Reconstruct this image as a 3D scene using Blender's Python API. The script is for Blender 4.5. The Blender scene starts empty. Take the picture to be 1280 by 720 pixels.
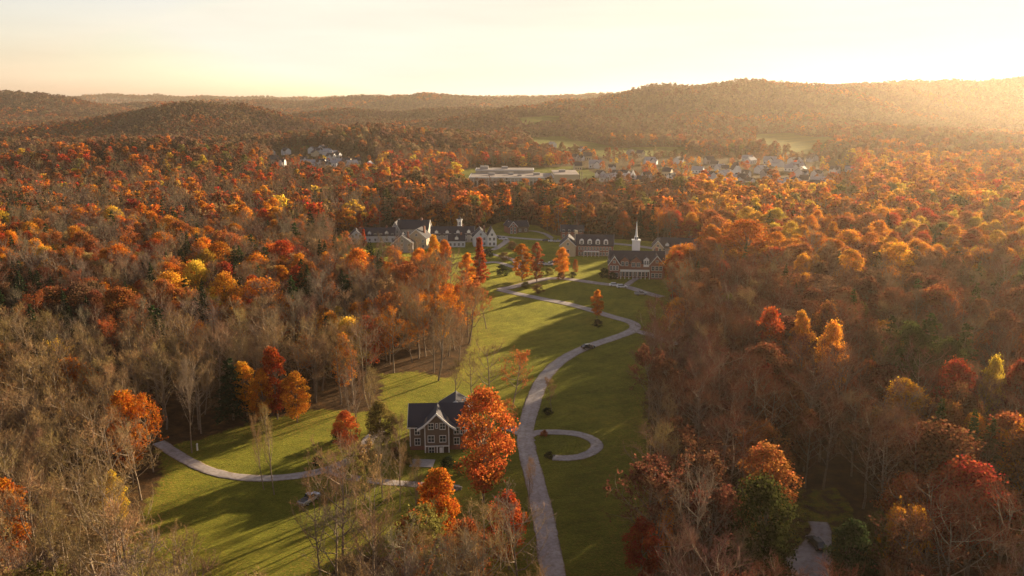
import bpy, math, random
import numpy as np
from mathutils import Vector, Matrix

random.seed(7)
rng = np.random.default_rng(7)
R = math.radians
S = bpy.context.scene
COL = S.collection

# ---------------------------------------------------------------- camera, light, exposure
CAM_H, PITCH, FPX = 78.0, R(13.3), 995.0          # metres, downward tilt, focal length in px of a 1280 wide picture
cam_d = bpy.data.cameras.new('camera'); cam = bpy.data.objects.new('camera', cam_d); COL.objects.link(cam)
cam.location = (0, 0, CAM_H); cam.rotation_euler = (math.pi / 2 - PITCH, 0, 0)
cam_d.sensor_width = 36; cam_d.lens = 28.0; cam_d.clip_start = 1; cam_d.clip_end = 30000
S.camera = cam

SUN_AZ, SUN_EL = R(43), R(10.6)                      # azimuth to the right of the view direction (+Y)
SUN_DIR = Vector((math.sin(SUN_AZ) * math.cos(SUN_EL), math.cos(SUN_AZ) * math.cos(SUN_EL), math.sin(SUN_EL)))
W = bpy.data.worlds.new('World'); S.world = W; W.use_nodes = True
wt = W.node_tree; wt.nodes.clear()
sky = wt.nodes.new('ShaderNodeTexSky'); sky.sky_type = 'NISHITA'; sky.sun_disc = False
sky.sun_elevation = SUN_EL; sky.sun_rotation = SUN_AZ
sky.altitude = 200; sky.air_density = 1.0; sky.dust_density = 0.9; sky.ozone_density = 1.0
bg = wt.nodes.new('ShaderNodeBackground'); bg.inputs['Strength'].default_value = 0.062
wo = wt.nodes.new('ShaderNodeOutputWorld')
hs = wt.nodes.new('ShaderNodeHueSaturation'); hs.inputs['Saturation'].default_value = .5           # evening haze greys the blue overhead
tn = wt.nodes.new('ShaderNodeMix'); tn.data_type = 'RGBA'; tn.blend_type = 'MULTIPLY'; tn.inputs[0].default_value = 1; tn.inputs[7].default_value = (.71, .615, .60, 1)
cp = wt.nodes.new('ShaderNodeMix'); cp.data_type = 'RGBA'; cp.blend_type = 'DARKEN'; cp.inputs[0].default_value = 1; cp.inputs[7].default_value = (4.75, 4.55, 3.9, 1)
gm = wt.nodes.new('ShaderNodeGamma'); gm.inputs[1].default_value = 1.35
wt.links.new(sky.outputs[0], hs.inputs['Color']); wt.links.new(hs.outputs[0], gm.inputs[0]); wt.links.new(gm.outputs[0], tn.inputs[6]); wt.links.new(tn.outputs[2], cp.inputs[6]); tcs = wt.nodes.new('ShaderNodeTexCoord'); mps = wt.nodes.new('ShaderNodeMapping'); mps.inputs['Scale'].default_value = (1.6, 1.6, 13)   # thin streaks of high cloud
ns = wt.nodes.new('ShaderNodeTexNoise'); ns.inputs['Scale'].default_value = 1.7; ns.inputs['Detail'].default_value = 6; mrs = wt.nodes.new('ShaderNodeMapRange')
mrs.inputs[1].default_value = .35; mrs.inputs[2].default_value = .7; mrs.inputs[3].default_value = .93; mrs.inputs[4].default_value = 1.06
vs = wt.nodes.new('ShaderNodeVectorMath'); vs.operation = 'SCALE'
wt.links.new(tcs.outputs['Generated'], mps.inputs[0]); wt.links.new(mps.outputs[0], ns.inputs['Vector']); wt.links.new(ns.outputs[0], mrs.inputs[0])
wt.links.new(cp.outputs[2], vs.inputs[0]); wt.links.new(mrs.outputs[0], vs.inputs['Scale']); wt.links.new(vs.outputs[0], bg.inputs[0])
wt.links.new(bg.outputs[0], wo.inputs[0])
sd = bpy.data.lights.new('sun', 'SUN'); sd.energy = 5.0; sd.angle = R(0.6); sd.color = (1.0, 0.76, 0.47)
so = bpy.data.objects.new('sun', sd); COL.objects.link(so); so.rotation_euler = SUN_DIR.to_track_quat('Z', 'Y').to_euler()
so.location = (300, 300, 300)
S.view_settings.view_transform = 'Standard'; S.view_settings.look = 'None'
S.view_settings.exposure = 1.75; S.view_settings.gamma = 1.0; S.view_settings.use_curve_mapping = False
try:
    S.cycles.use_denoising = True
    S.cycles.max_bounces = 5; S.cycles.diffuse_bounces = 2; S.cycles.glossy_bounces = 2
    S.cycles.transmission_bounces = 3; S.cycles.transparent_max_bounces = 4; S.cycles.volume_bounces = 0
    S.cycles.sample_clamp_indirect = 4.0
except Exception:
    pass

# ---------------------------------------------------------------- numeric helpers
def _hash(ix, iy, seed):
    n = (ix.astype(np.int64) * 374761393 + iy.astype(np.int64) * 668265263 + seed * 1442695041) & 0xffffffff
    n = ((n ^ (n >> 13)) * 1274126177) & 0xffffffff
    return ((n ^ (n >> 16)) & 0xffff) / 65535.0
def vnoise(x, y, seed=0):
    x = np.asarray(x, float); y = np.asarray(y, float)
    ix = np.floor(x); iy = np.floor(y); fx = x - ix; fy = y - iy
    fx = fx * fx * (3 - 2 * fx); fy = fy * fy * (3 - 2 * fy)
    a = _hash(ix, iy, seed); b = _hash(ix + 1, iy, seed); c = _hash(ix, iy + 1, seed); d = _hash(ix + 1, iy + 1, seed)
    return (a * (1 - fx) + b * fx) * (1 - fy) + (c * (1 - fx) + d * fx) * fy
def fbm(x, y, seed=0, o=3):
    s = 0; a = 1; t = 0
    for k in range(o):
        s = s + a * vnoise(x * 2 ** k, y * 2 ** k, seed + k * 17); t += a; a *= .5
    return s / t
def sstep(a, b, x):
    t = np.clip((np.asarray(x, float) - a) / (b - a), 0, 1); return t * t * (3 - 2 * t)
CP, SP = math.cos(PITCH), math.sin(PITCH)
def ray(px, py):
    u = (px - 640) / FPX; v = (360 - py) / FPX
    return np.array([u, CP + v * SP, -SP + v * CP])
def proj(X, Y, Z):
    dz = np.asarray(Z, float) - CAM_H
    depth = Y * CP - dz * SP; up = Y * SP + dz * CP
    depth = np.maximum(depth, 1e-3)
    return 640 + FPX * np.asarray(X, float) / depth, 360 - FPX * up / depth, depth
def crest(px, py, Y, top=13):
    d = ray(px, py); k = Y / d[1]
    return (d[0] * k, Y, max(CAM_H + d[2] * k - top, 1.0))
# hills: crest lines (bearing, height and distance of each crest point) with a foreslope and backslope width
RIDGES = [
    ([(590, 182, 1500), (650, 152, 1800), (700, 130, 2000), (740, 118, 2100), (800, 113, 2150), (850, 108, 2150), (900, 110, 2150), (960, 112, 2200), (1010, 114, 2250), (1060, 114, 2300), (1120, 116, 2400)], 430),
    ([(1020, 118, 2600), (1080, 110, 2600), (1130, 106, 2600), (1200, 102, 2600), (1280, 104, 2600), (1420, 108, 2600)], 480),
    ([(930, 130, 2100), (1000, 143, 1850), (1060, 152, 1550), (1120, 162, 1250), (1190, 176, 1080), (1280, 188, 930), (1420, 194, 850)], 170),
    ([(250, 128, 3900), (330, 125, 4000), (400, 124, 4000), (470, 125, 4000), (540, 122, 3900), (610, 121, 3800), (700, 122, 3700), (780, 124, 3700)], 500),
    ([(280, 150, 2700), (350, 143, 2500), (420, 138, 2400), (480, 142, 2300), (540, 137, 2300), (600, 139, 2300), (660, 144, 2400)], 210),
    ([(330, 178, 1300), (400, 164, 1270), (460, 158, 1250), (520, 160, 1250), (565, 170, 1220), (600, 190, 1200)], 130),
    ([(-160, 195, 1300), (-60, 182, 1400), (0, 168, 1500), (60, 153, 1600), (120, 139, 1650), (180, 129, 1700), (240, 122, 1700), (290, 129, 1750), (350, 142, 1800), (410, 152, 1800), (450, 164, 1700)], 190),
    ([(-200, 115, 3200), (-60, 113, 3200), (0, 112, 3200), (50, 116, 3200), (90, 126, 3300), (140, 129, 3600), (200, 130, 3700), (270, 125, 3900)], 330),
    ([(-200, 200, 860), (-60, 198, 850), (20, 193, 850), (90, 187, 850), (150, 181, 850), (210, 178, 850), (260, 182, 850), (310, 194, 850), (350, 210, 850)], 110),
    ([(-400, 124, 6500), (100, 122, 6800), (500, 122, 6800), (900, 122, 6800), (1300, 119, 6500), (1700, 120, 6300)], 900),
]
RW = []
for pts, w in RIDGES:
    RW.append((np.array([crest(*p) for p in pts]), w))
def terrain(x, y):
    x = np.asarray(x, float); y = np.asarray(y, float)
    far = sstep(1100, 1700, np.hypot(x, y))
    acc = np.zeros_like(x)
    wob = (fbm(x / 260, y / 260, 5, 3) - .5)
    for P, w in RW:
        best = np.zeros_like(x)
        for k in range(len(P) - 1):
            a, b = P[k], P[k + 1]; dx, dy = b[0] - a[0], b[1] - a[1]
            t = np.clip(((x - a[0]) * dx + (y - a[1]) * dy) / (dx * dx + dy * dy), 0, 1)
            d = np.hypot(x - a[0] - t * dx, y - a[1] - t * dy)
            hh = a[2] + t * (b[2] - a[2])
            dd = np.maximum(d + wob * w * .55 * np.clip(d / w, 0, 1), 0)
            best = np.maximum(best, hh * np.exp(-(dd / w) ** 1.6 * 1.2))
        acc = acc + best ** 4
    h = acc ** .25
    h = h + far * ((fbm(x / 420, y / 420, 11, 3) - .5) * (34 + h * .5) + (fbm(x / 120, y / 120, 41, 2) - .5) * (8 + h * .1))
    near = 2.2 * (vnoise(x / 90, y / 90, 3) - .5) * sstep(60, 140, np.hypot(x, y))
    mid = sstep(520, 900, y) * (fbm(x / 140, y / 140, 23, 2) - .5) * 7 * (1 - far)
    return h + near * (1 - far) + mid
def T(x, y): return float(terrain(np.array([x], float), np.array([y], float))[0])
def G(px, py):
    """ground point seen in the direction of a picture point"""
    d = ray(px, py)
    if py > 215:
        z = 0.0
        for _ in range(6):
            k = (z - CAM_H) / d[2]; z = T(d[0] * k, d[1] * k)
        k = (z - CAM_H) / d[2]
        return (d[0] * k, d[1] * k, z)
    Y = np.linspace(300, 7000, 1700); k = Y / d[1]
    hz = terrain(d[0] * k, Y); z = CAM_H + d[2] * k
    i = np.argmax(hz >= z)
    if hz[i] < z[i]: i = len(Y) - 1
    return (d[0] * k[i], Y[i], hz[i])
def W2(pts): return np.array([G(*p)[:2] for p in pts])
def inpoly(x, y, P):
    c = np.zeros(np.shape(x), bool); j = len(P) - 1
    for i in range(len(P)):
        xi, yi = P[i]; xj, yj = P[j]
        m = ((yi > y) != (yj > y)) & (x < (xj - xi) * (y - yi) / (yj - yi + 1e-12) + xi)
        c ^= m; j = i
    return c
def polyd(x, y, P, closed=True):
    d = np.full(np.shape(x), 1e9)
    n = len(P)
    for i in range(n if closed else n - 1):
        a, b = P[i], P[(i + 1) % n]; dx, dy = b[0] - a[0], b[1] - a[1]
        t = np.clip(((x - a[0]) * dx + (y - a[1]) * dy) / (dx * dx + dy * dy + 1e-9), 0, 1)
        d = np.minimum(d, np.hypot(x - a[0] - t * dx, y - a[1] - t * dy))
    return d

# ---------------------------------------------------------------- materials
def newmat(name):
    m = bpy.data.materials.new(name); m.use_nodes = True; nt = m.node_tree; nt.nodes.clear()
    o = nt.nodes.new('ShaderNodeOutputMaterial'); return m, nt, o
def N(nt, t, **kw):
    n = nt.nodes.new(t)
    for k, v in kw.items(): setattr(n, k, v)
    return n
def solid(name, col, rough=.7, noise=0.15, scale=3.0, metal=0.0, bump=0.0, spec=.3):
    m, nt, o = newmat(name); p = N(nt, 'ShaderNodeBsdfPrincipled')
    p.inputs['Roughness'].default_value = rough; p.inputs['Metallic'].default_value = metal
    p.inputs['Specular IOR Level'].default_value = spec
    tc = N(nt, 'ShaderNodeTexCoord'); nz = N(nt, 'ShaderNodeTexNoise'); nz.inputs['Scale'].default_value = scale; nz.inputs['Detail'].default_value = 4
    nt.links.new(tc.outputs['Object'], nz.inputs['Vector'])
    r = N(nt, 'ShaderNodeMapRange'); r.inputs[1].default_value = .3; r.inputs[2].default_value = .7
    r.inputs[3].default_value = 1 - noise; r.inputs[4].default_value = 1 + noise
    nt.links.new(nz.outputs[0], r.inputs[0])
    v = N(nt, 'ShaderNodeVectorMath', operation='SCALE'); v.inputs[0].default_value = col[:3]
    nt.links.new(r.outputs[0], v.inputs['Scale']); nt.links.new(v.outputs[0], p.inputs['Base Color'])
    if bump:
        b = N(nt, 'ShaderNodeBump'); b.inputs['Strength'].default_value = bump; nt.links.new(nz.outputs[0], b.inputs['Height']); nt.links.new(b.outputs[0], p.inputs['Normal'])
    nt.links.new(p.outputs[0], o.inputs[0]); return m
def leafmat(name, trans=.45, attr='tcol', vary=.5):
    m, nt, o = newmat(name)
    a = N(nt, 'ShaderNodeAttribute', attribute_type='INSTANCER', attribute_name=attr)
    v = N(nt, 'ShaderNodeAttribute', attribute_type='GEOMETRY', attribute_name='v')
    h = N(nt, 'ShaderNodeAttribute', attribute_type='GEOMETRY', attribute_name='h')
    hs = N(nt, 'ShaderNodeHueSaturation')
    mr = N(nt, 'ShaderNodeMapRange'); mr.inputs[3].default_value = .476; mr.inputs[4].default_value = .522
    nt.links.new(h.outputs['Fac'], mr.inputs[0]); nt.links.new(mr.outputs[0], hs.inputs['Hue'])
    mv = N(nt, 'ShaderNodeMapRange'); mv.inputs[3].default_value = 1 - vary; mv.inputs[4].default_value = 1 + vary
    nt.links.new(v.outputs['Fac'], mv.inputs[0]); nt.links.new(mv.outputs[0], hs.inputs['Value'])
    nt.links.new(a.outputs['Color'], hs.inputs['Color'])
    d = N(nt, 'ShaderNodeBsdfDiffuse'); t = N(nt, 'ShaderNodeBsdfTranslucent'); mx = N(nt, 'ShaderNodeMixShader'); mx.inputs[0].default_value = trans
    nt.links.new(hs.outputs[0], d.inputs[0]); nt.links.new(hs.outputs[0], t.inputs[0])
    nt.links.new(d.outputs[0], mx.inputs[1]); nt.links.new(t.outputs[0], mx.inputs[2]); nt.links.new(mx.outputs[0], o.inputs[0])
    return m
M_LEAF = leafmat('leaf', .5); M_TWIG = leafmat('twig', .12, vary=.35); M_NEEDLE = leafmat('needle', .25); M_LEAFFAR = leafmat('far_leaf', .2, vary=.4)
M_BARK = solid('bark', (.22, .17, .125), .9, .3, 2.5, bump=.3, spec=.1)
M_BARKP = solid('pale_bark', (.42, .38, .32), .9, .3, 2.5, spec=.1)
M_ROOF = solid('roof_shingle', (.045, .042, .055), .85, .25, 8, bump=.2)
M_BROWN = solid('brown_siding', (.16, .115, .085), .8, .1, 5)
M_WHITE = solid('white_paint', (.75, .73, .70), .5, .06, 3)
M_GLASS = solid('window_glass', (.03, .04, .05), .08, .05, 1, spec=.9)
M_BRICK = solid('red_brick', (.26, .12, .085), .85, .2, 12)
M_TAN = solid('tan_siding', (.50, .40, .27), .8, .1, 4)
M_GREYS = solid('grey_siding', (.34, .31, .30), .8, .1, 4)
M_BLUEW = solid('pale_siding', (.55, .56, .58), .7, .1, 4)
M_ENTSH = solid('entry_shade', (.05, .03, .025), .5, .1, 4)  # dark tone painted for the shade inside the house entrance
M_CONC = solid('concrete', (.36, .33, .31), .9, .15, 1.5)
M_STONE = solid('field_stone', (.28, .26, .24), .9, .4, 3, bump=.5)
M_DARKM = solid('dark_metal', (.05, .05, .05), .5, .1, 3)
M_RUB = solid('rubber', (.02, .02, .02), .9, .1, 3)
M_PAD = solid('pavement_grey', (.30, .27, .27), .9, .2, .6, bump=.05)

def road_mat():
    m, nt, o = newmat('road_surface'); p = N(nt, 'ShaderNodeBsdfPrincipled'); p.inputs['Roughness'].default_value = .9; p.inputs['Specular IOR Level'].default_value = .15
    g = N(nt, 'ShaderNodeNewGeometry'); n1 = N(nt, 'ShaderNodeTexNoise'); n1.inputs['Scale'].default_value = .25; n1.inputs['Detail'].default_value = 8; n1.inputs['Roughness'].default_value = .7
    nt.links.new(g.outputs['Position'], n1.inputs['Vector'])
    e = N(nt, 'ShaderNodeAttribute', attribute_name='edge')
    n2 = N(nt, 'ShaderNodeTexNoise'); n2.inputs['Scale'].default_value = 1.6; n2.inputs['Detail'].default_value = 6; nt.links.new(g.outputs['Position'], n2.inputs['Vector'])
    ef = N(nt, 'ShaderNodeMath', operation='MULTIPLY_ADD'); ef.inputs[1].default_value = 1.5; ef.inputs[2].default_value = -.72; ed = N(nt, 'ShaderNodeMath', operation='ADD'); ed.use_clamp = True
    nt.links.new(n2.outputs[0], ef.inputs[0]); nt.links.new(ef.outputs[0], ed.inputs[0]); nt.links.new(e.outputs['Fac'], ed.inputs[1])
    r = N(nt, 'ShaderNodeValToRGB'); r.color_ramp.elements[0].position = .3; r.color_ramp.elements[1].position = .72
    r.color_ramp.elements[0].color = (.27, .24, .235, 1); r.color_ramp.elements[1].color = (.48, .43, .415, 1)
    nt.links.new(n1.outputs[0], r.inputs[0])
    # wheel tracks are worn paler, the crown and rims hold leaf litter
    mx = N(nt, 'ShaderNodeMix', data_type='RGBA'); mx.inputs[7].default_value = (.16, .11, .06, 1)
    nt.links.new(r.outputs[0], mx.inputs[6]); nt.links.new(ed.outputs[0], mx.inputs[0]); nt.links.new(mx.outputs[2], p.inputs['Base Color'])
    nt.links.new(p.outputs[0], o.inputs[0]); return m
M_ROAD = road_mat()

def ground_mat():
    m, nt, o = newmat('ground_cover')
    g = N(nt, 'ShaderNodeNewGeometry')
    def noise(sc, det=4, rough=.6):
        n = N(nt, 'ShaderNodeTexNoise'); n.inputs['Scale'].default_value = sc; n.inputs['Detail'].default_value = det; n.inputs['Roughness'].default_value = rough
        nt.links.new(g.outputs['Position'], n.inputs['Vector']); return n
    def ramp(src, stops):
        r = N(nt, 'ShaderNodeValToRGB'); cr = r.color_ramp
        while len(cr.elements) < len(stops): cr.elements.new(.5)
        for e, (p, c) in zip(cr.elements, stops): e.position = p; e.color = (*c, 1)
        nt.links.new(src, r.inputs[0]); return r
    def mix(f, a, b, bt='MIX'):
        x = N(nt, 'ShaderNodeMix', data_type='RGBA', blend_type=bt)
        if isinstance(f, float): x.inputs[0].default_value = f
        else: nt.links.new(f, x.inputs[0])
        nt.links.new(a, x.inputs[6]); nt.links.new(b, x.inputs[7]); return x.outputs[2]
    litter = ramp(noise(.35, 8, .75).outputs[0], [(.3, (.035, .022, .012)), (.5, (.085, .05, .024)), (.72, (.17, .085, .03))])
    g1 = ramp(noise(.03, 5).outputs[0], [(.32, (.042, .062, .010)), (.52, (.085, .100, .014)), (.7, (.15, .14, .024))])
    g2 = ramp(noise(1.1, 6, .8).outputs[0], [(.3, (.42, .46, .45)), (.7, (1.5, 1.4, 1.2))])
    grass = mix(.8, g1.outputs[0], g2.outputs[0], 'MULTIPLY')
    g3 = ramp(noise(.22, 6, .7).outputs[0], [(.32, (.68, .74, .62)), (.5, (1, 1, 1)), (.7, (1.28, 1.1, .85))])
    grass = mix(.85, grass, g3.outputs[0], 'MULTIPLY')
    # mowing stripes: bands about three metres wide that curve with the lawn
    w = N(nt, 'ShaderNodeTexWave', wave_type='RINGS', rings_direction='Z'); w.inputs['Scale'].default_value = .085; w.inputs['Distortion'].default_value = 1.2; w.inputs['Detail'].default_value = 1
    mp = N(nt, 'ShaderNodeMapping'); mp.inputs['Location'].default_value = (40, -330, 0)
    nt.links.new(g.outputs['Position'], mp.inputs[0]); nt.links.new(mp.outputs[0], w.inputs[0])
    wr = ramp(w.outputs[0], [(.3, (.84, .86, .84)), (.7, (1.12, 1.1, 1.0))])
    grass = mix(.7, grass, wr.outputs[0], 'MULTIPLY')
    # fallen leaves on the grass
    fl = N(nt, 'ShaderNodeAttribute', attribute_name='litter')
    spk = ramp(noise(2.2, 3, .8).outputs[0], [(.50, (0, 0, 0)), (.62, (1, 1, 1))])
    lf = N(nt, 'ShaderNodeMath', operation='MULTIPLY'); nt.links.new(spk.outputs[0], lf.inputs[0]); nt.links.new(fl.outputs['Fac'], lf.inputs[1])
    lc = N(nt, 'ShaderNodeRGB'); lc.outputs[0].default_value = (.26, .12, .035, 1)
    grass = mix(lf.outputs[0], grass, lc.outputs[0])
    ms = N(nt, 'ShaderNodeAttribute', attribute_name='lawn')
    # ragged border between grass and leaf litter
    ad = N(nt, 'ShaderNodeMath', operation='ADD'); nt.links.new(ms.outputs['Fac'], ad.inputs[0])
    sb = N(nt, 'ShaderNodeMath', operation='MULTIPLY_ADD'); sb.inputs[1].default_value = .9; sb.inputs[2].default_value = -.45
    nt.links.new(noise(.4, 5).outputs[0], sb.inputs[0]); nt.links.new(sb.outputs[0], ad.inputs[1])
    st = ramp(ad.outputs[0], [(.42, (0, 0, 0)), (.58, (1, 1, 1))])
    c = mix(st.outputs[0], litter.outputs[0], grass)
    p = N(nt, 'ShaderNodeBsdfPrincipled'); p.inputs['Roughness'].default_value = .95; p.inputs['Specular IOR Level'].default_value = .05
    p.inputs['Sheen Roughness'].default_value = .45; p.inputs['Sheen Tint'].default_value = (.72, .70, .10, 1)      # low sun through grass blades
    sh = N(nt, 'ShaderNodeMath', operation='MULTIPLY'); shr = ramp(noise(.09, 7, .75).outputs[0], [(.3, (.2, .2, .2)), (.7, (.85, .85, .85))]); at = N(nt, 'ShaderNodeAttribute', attribute_name='mown'); sh.inputs[1].default_value = 1  # attribute weights the painted low-sun sheen, not the mowing
    shm = N(nt, 'ShaderNodeMath', operation='MULTIPLY'); nt.links.new(shr.outputs[0], shm.inputs[0]); nt.links.new(at.outputs['Fac'], shm.inputs[1]); nt.links.new(shm.outputs[0], sh.inputs[1]); nt.links.new(st.outputs[0], sh.inputs[0]); nt.links.new(sh.outputs[0], p.inputs['Sheen Weight'])
    b = N(nt, 'ShaderNodeBump'); b.inputs['Strength'].default_value = 1.0; b.inputs['Distance'].default_value = .5
    nt.links.new(noise(1.7, 6, .8).outputs[0], b.inputs['Height']); nt.links.new(b.outputs[0], p.inputs['Normal'])
    nt.links.new(c, p.inputs['Base Color']); nt.links.new(p.outputs[0], o.inputs[0]); return m
M_GROUND = ground_mat()

# ---------------------------------------------------------------- mesh helpers
def mesh_np(name, V, F, mats, mi=None, attrs=None, smooth=False):
    """V (n,3), F list of arrays of equal width faces"""
    me = bpy.data.meshes.new(name)
    if isinstance(F, np.ndarray): F = [F]
    nl = sum(f.size for f in F); nf = sum(len(f) for f in F)
    me.vertices.add(len(V)); me.vertices.foreach_set('co', np.ascontiguousarray(V, np.float32).ravel())
    me.loops.add(nl); me.loops.foreach_set('vertex_index', np.concatenate([f.ravel() for f in F]).astype(np.int32))
    ls = []; s = 0
    for f in F:
        ls.append(s + np.arange(len(f)) * f.shape[1]); s += f.size
    me.polygons.add(nf); me.polygons.foreach_set('loop_start', np.concatenate(ls).astype(np.int32))
    for m in mats: me.materials.append(m)
    if mi is not None: me.polygons.foreach_set('material_index', np.asarray(mi, np.int32))
    if smooth: me.polygons.foreach_set('use_smooth', np.ones(nf, bool))
    me.update(calc_edges=True)
    for k, (dom, arr) in (attrs or {}).items():
        a = me.attributes.new(k, 'FLOAT', dom); a.data.foreach_set('value', np.ascontiguousarray(arr, np.float32))
    me.validate()
    return me
class MB:
    """collects boxes, prisms and tubes into one mesh"""
    def __init__(s): s.v = []; s.f = []
    def add(s, vs, fs):
        b = len(s.v); s.v += [tuple(v) for v in vs]; s.f += [tuple(i + b for i in f) for f in fs]; return s
    def box(s, x0, x1, y0, y1, z0, z1):
        return s.add([(x0, y0, z0), (x1, y0, z0), (x1, y1, z0), (x0, y1, z0), (x0, y0, z1), (x1, y0, z1), (x1, y1, z1), (x0, y1, z1)],
                     [(0, 3, 2, 1), (4, 5, 6, 7), (0, 1, 5, 4), (1, 2, 6, 5), (2, 3, 7, 6), (3, 0, 4, 7)])
    def prism(s, prof, a, b, axis='x'):
        """closed 2-D profile extruded from a to b along an axis"""
        n = len(prof)
        mk = (lambda t, p: (t, p[0], p[1])) if axis == 'x' else (lambda t, p: (p[0], t, p[1])) if axis == 'y' else (lambda t, p: (p[0], p[1], t))
        vs = [mk(a, p) for p in prof] + [mk(b, p) for p in prof]
        fs = [tuple(range(n))[::-1], tuple(range(n, 2 * n))] + [(i, (i + 1) % n, n + (i + 1) % n, n + i) for i in range(n)]
        return s.add(vs, fs)
    def bar(s, p, q, r0, r1=None, n=6):
        p = Vector(p); q = Vector(q); r1 = r0 if r1 is None else r1; d = (q - p).normalized()
        u = d.cross(Vector((0, 0, 1)) if abs(d.z) < .9 else Vector((1, 0, 0))).normalized(); w = d.cross(u)
        vs = [p + (u * math.cos(t) + w * math.sin(t)) * r0 for t in [6.2832 * i / n for i in range(n)]] + [q + (u * math.cos(t) + w * math.sin(t)) * r1 for t in [6.2832 * i / n for i in range(n)]]
        return s.add(vs, [tuple(range(n))[::-1], tuple(range(n, 2 * n))] + [(i, (i + 1) % n, n + (i + 1) % n, n + i) for i in range(n)])
    def build(s, name, mat, parent=None, smooth=False):
        me = bpy.data.meshes.new(name); me.from_pydata([tuple(v) for v in s.v], [], s.f)
        import bmesh
        bm = bmesh.new(); bm.from_mesh(me); bmesh.ops.recalc_face_normals(bm, faces=bm.faces); bm.to_mesh(me); bm.free()
        me.materials.append(mat)
        if smooth: me.polygons.foreach_set('use_smooth', [True] * len(me.polygons))
        o = bpy.data.objects.new(name, me); COL.objects.link(o)
        if parent is not None: o.parent = parent
        return o
def tag(o, label=None, cat=None, group=None, kind=None):
    if label: o['label'] = label
    if cat: o['category'] = cat
    if group: o['group'] = group
    if kind: o['kind'] = kind
    return o
def empty(name, loc, rz=0, **kw):
    o = bpy.data.objects.new(name, None); COL.objects.link(o); o.location = loc; o.rotation_euler = (0, 0, rz); o.empty_display_size = .5
    return tag(o, **kw)
def copy_tree(o, loc, rz, scale=None, **kw):
    c = o.copy(); COL.objects.link(c); c.location = loc; c.rotation_euler = (0, 0, rz)
    if scale is not None: c.scale = scale
    tag(c, **kw)
    for ch in kids(o):
        d = ch.copy(); COL.objects.link(d); d.parent = c
        for g in kids(ch):
            e = g.copy(); COL.objects.link(e); e.parent = d
    return c
_kids = {}
def kids(o):
    k = _kids.get(o.name)
    if k is None: k = _kids[o.name] = list(o.children)
    return k

# ---------------------------------------------------------------- open land (outlines on the ground)
LAWN = W2([(196, 560), (250, 549), (330, 524), (400, 512), (455, 516), (478, 500), (476, 468), (520, 464), (565, 474), (584, 440), (590, 410), (585, 385), (560, 372), (520, 356), (440, 342),
           (418, 324), (420, 296), (436, 288), (540, 286), (600, 289), (626, 277), (672, 282), (692, 294), (830, 303), (880, 312), (884, 328), (850, 348), (836, 372), (840, 398), (846, 432), (812, 452), (808, 520), (812, 600), (806, 680), (800, 900),
           (690, 900), (672, 760), (650, 720), (600, 735), (520, 712), (470, 692), (425, 694), (398, 735), (392, 860), (300, 860), (255, 775), (170, 742), (152, 700), (180, 640), (205, 590)])
GLADE = W2([(930, 632), (960, 610), (1050, 612), (1075, 640), (1060, 670), (1050, 700), (1040, 740), (1000, 740), (1000, 690), (960, 660)])
YARDS = [W2([(572, 214), (600, 209), (725, 208), (752, 222), (748, 252), (640, 254), (575, 252)])]
FIELDS = [W2(p) for p in ([(735, 186), (860, 184), (862, 195), (740, 196)], [(655, 172), (705, 170), (770, 184), (760, 196), (668, 194)],
                          [(945, 168), (985, 166), (1040, 172), (1050, 184), (1005, 194), (955, 190), (940, 180)], [(640, 148), (700, 145), (705, 158), (650, 158)],
                          [(-30, 198), (60, 193), (120, 192), (60, 203), (-30, 205)], [(340, 184), (385, 182), (385, 188), (340, 188)], [(1180, 182), (1278, 186), (1278, 196), (1200, 192)])]
TOWNS = [W2(p) for p in ([(345, 190), (400, 184), (470, 196), (480, 224), (400, 228), (330, 222)], [(690, 196), (1060, 190), (1075, 246), (960, 252), (860, 249), (752, 252), (725, 215)])]
def open_mask(x, y):
    m = inpoly(x, y, LAWN) | inpoly(x, y, GLADE)
    for P in YARDS + FIELDS: m |= inpoly(x, y, P)
    return m
def town_mask(x, y):
    m = np.zeros(np.shape(x), bool)
    for P in TOWNS: m |= inpoly(x, y, P)
    return m

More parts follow.
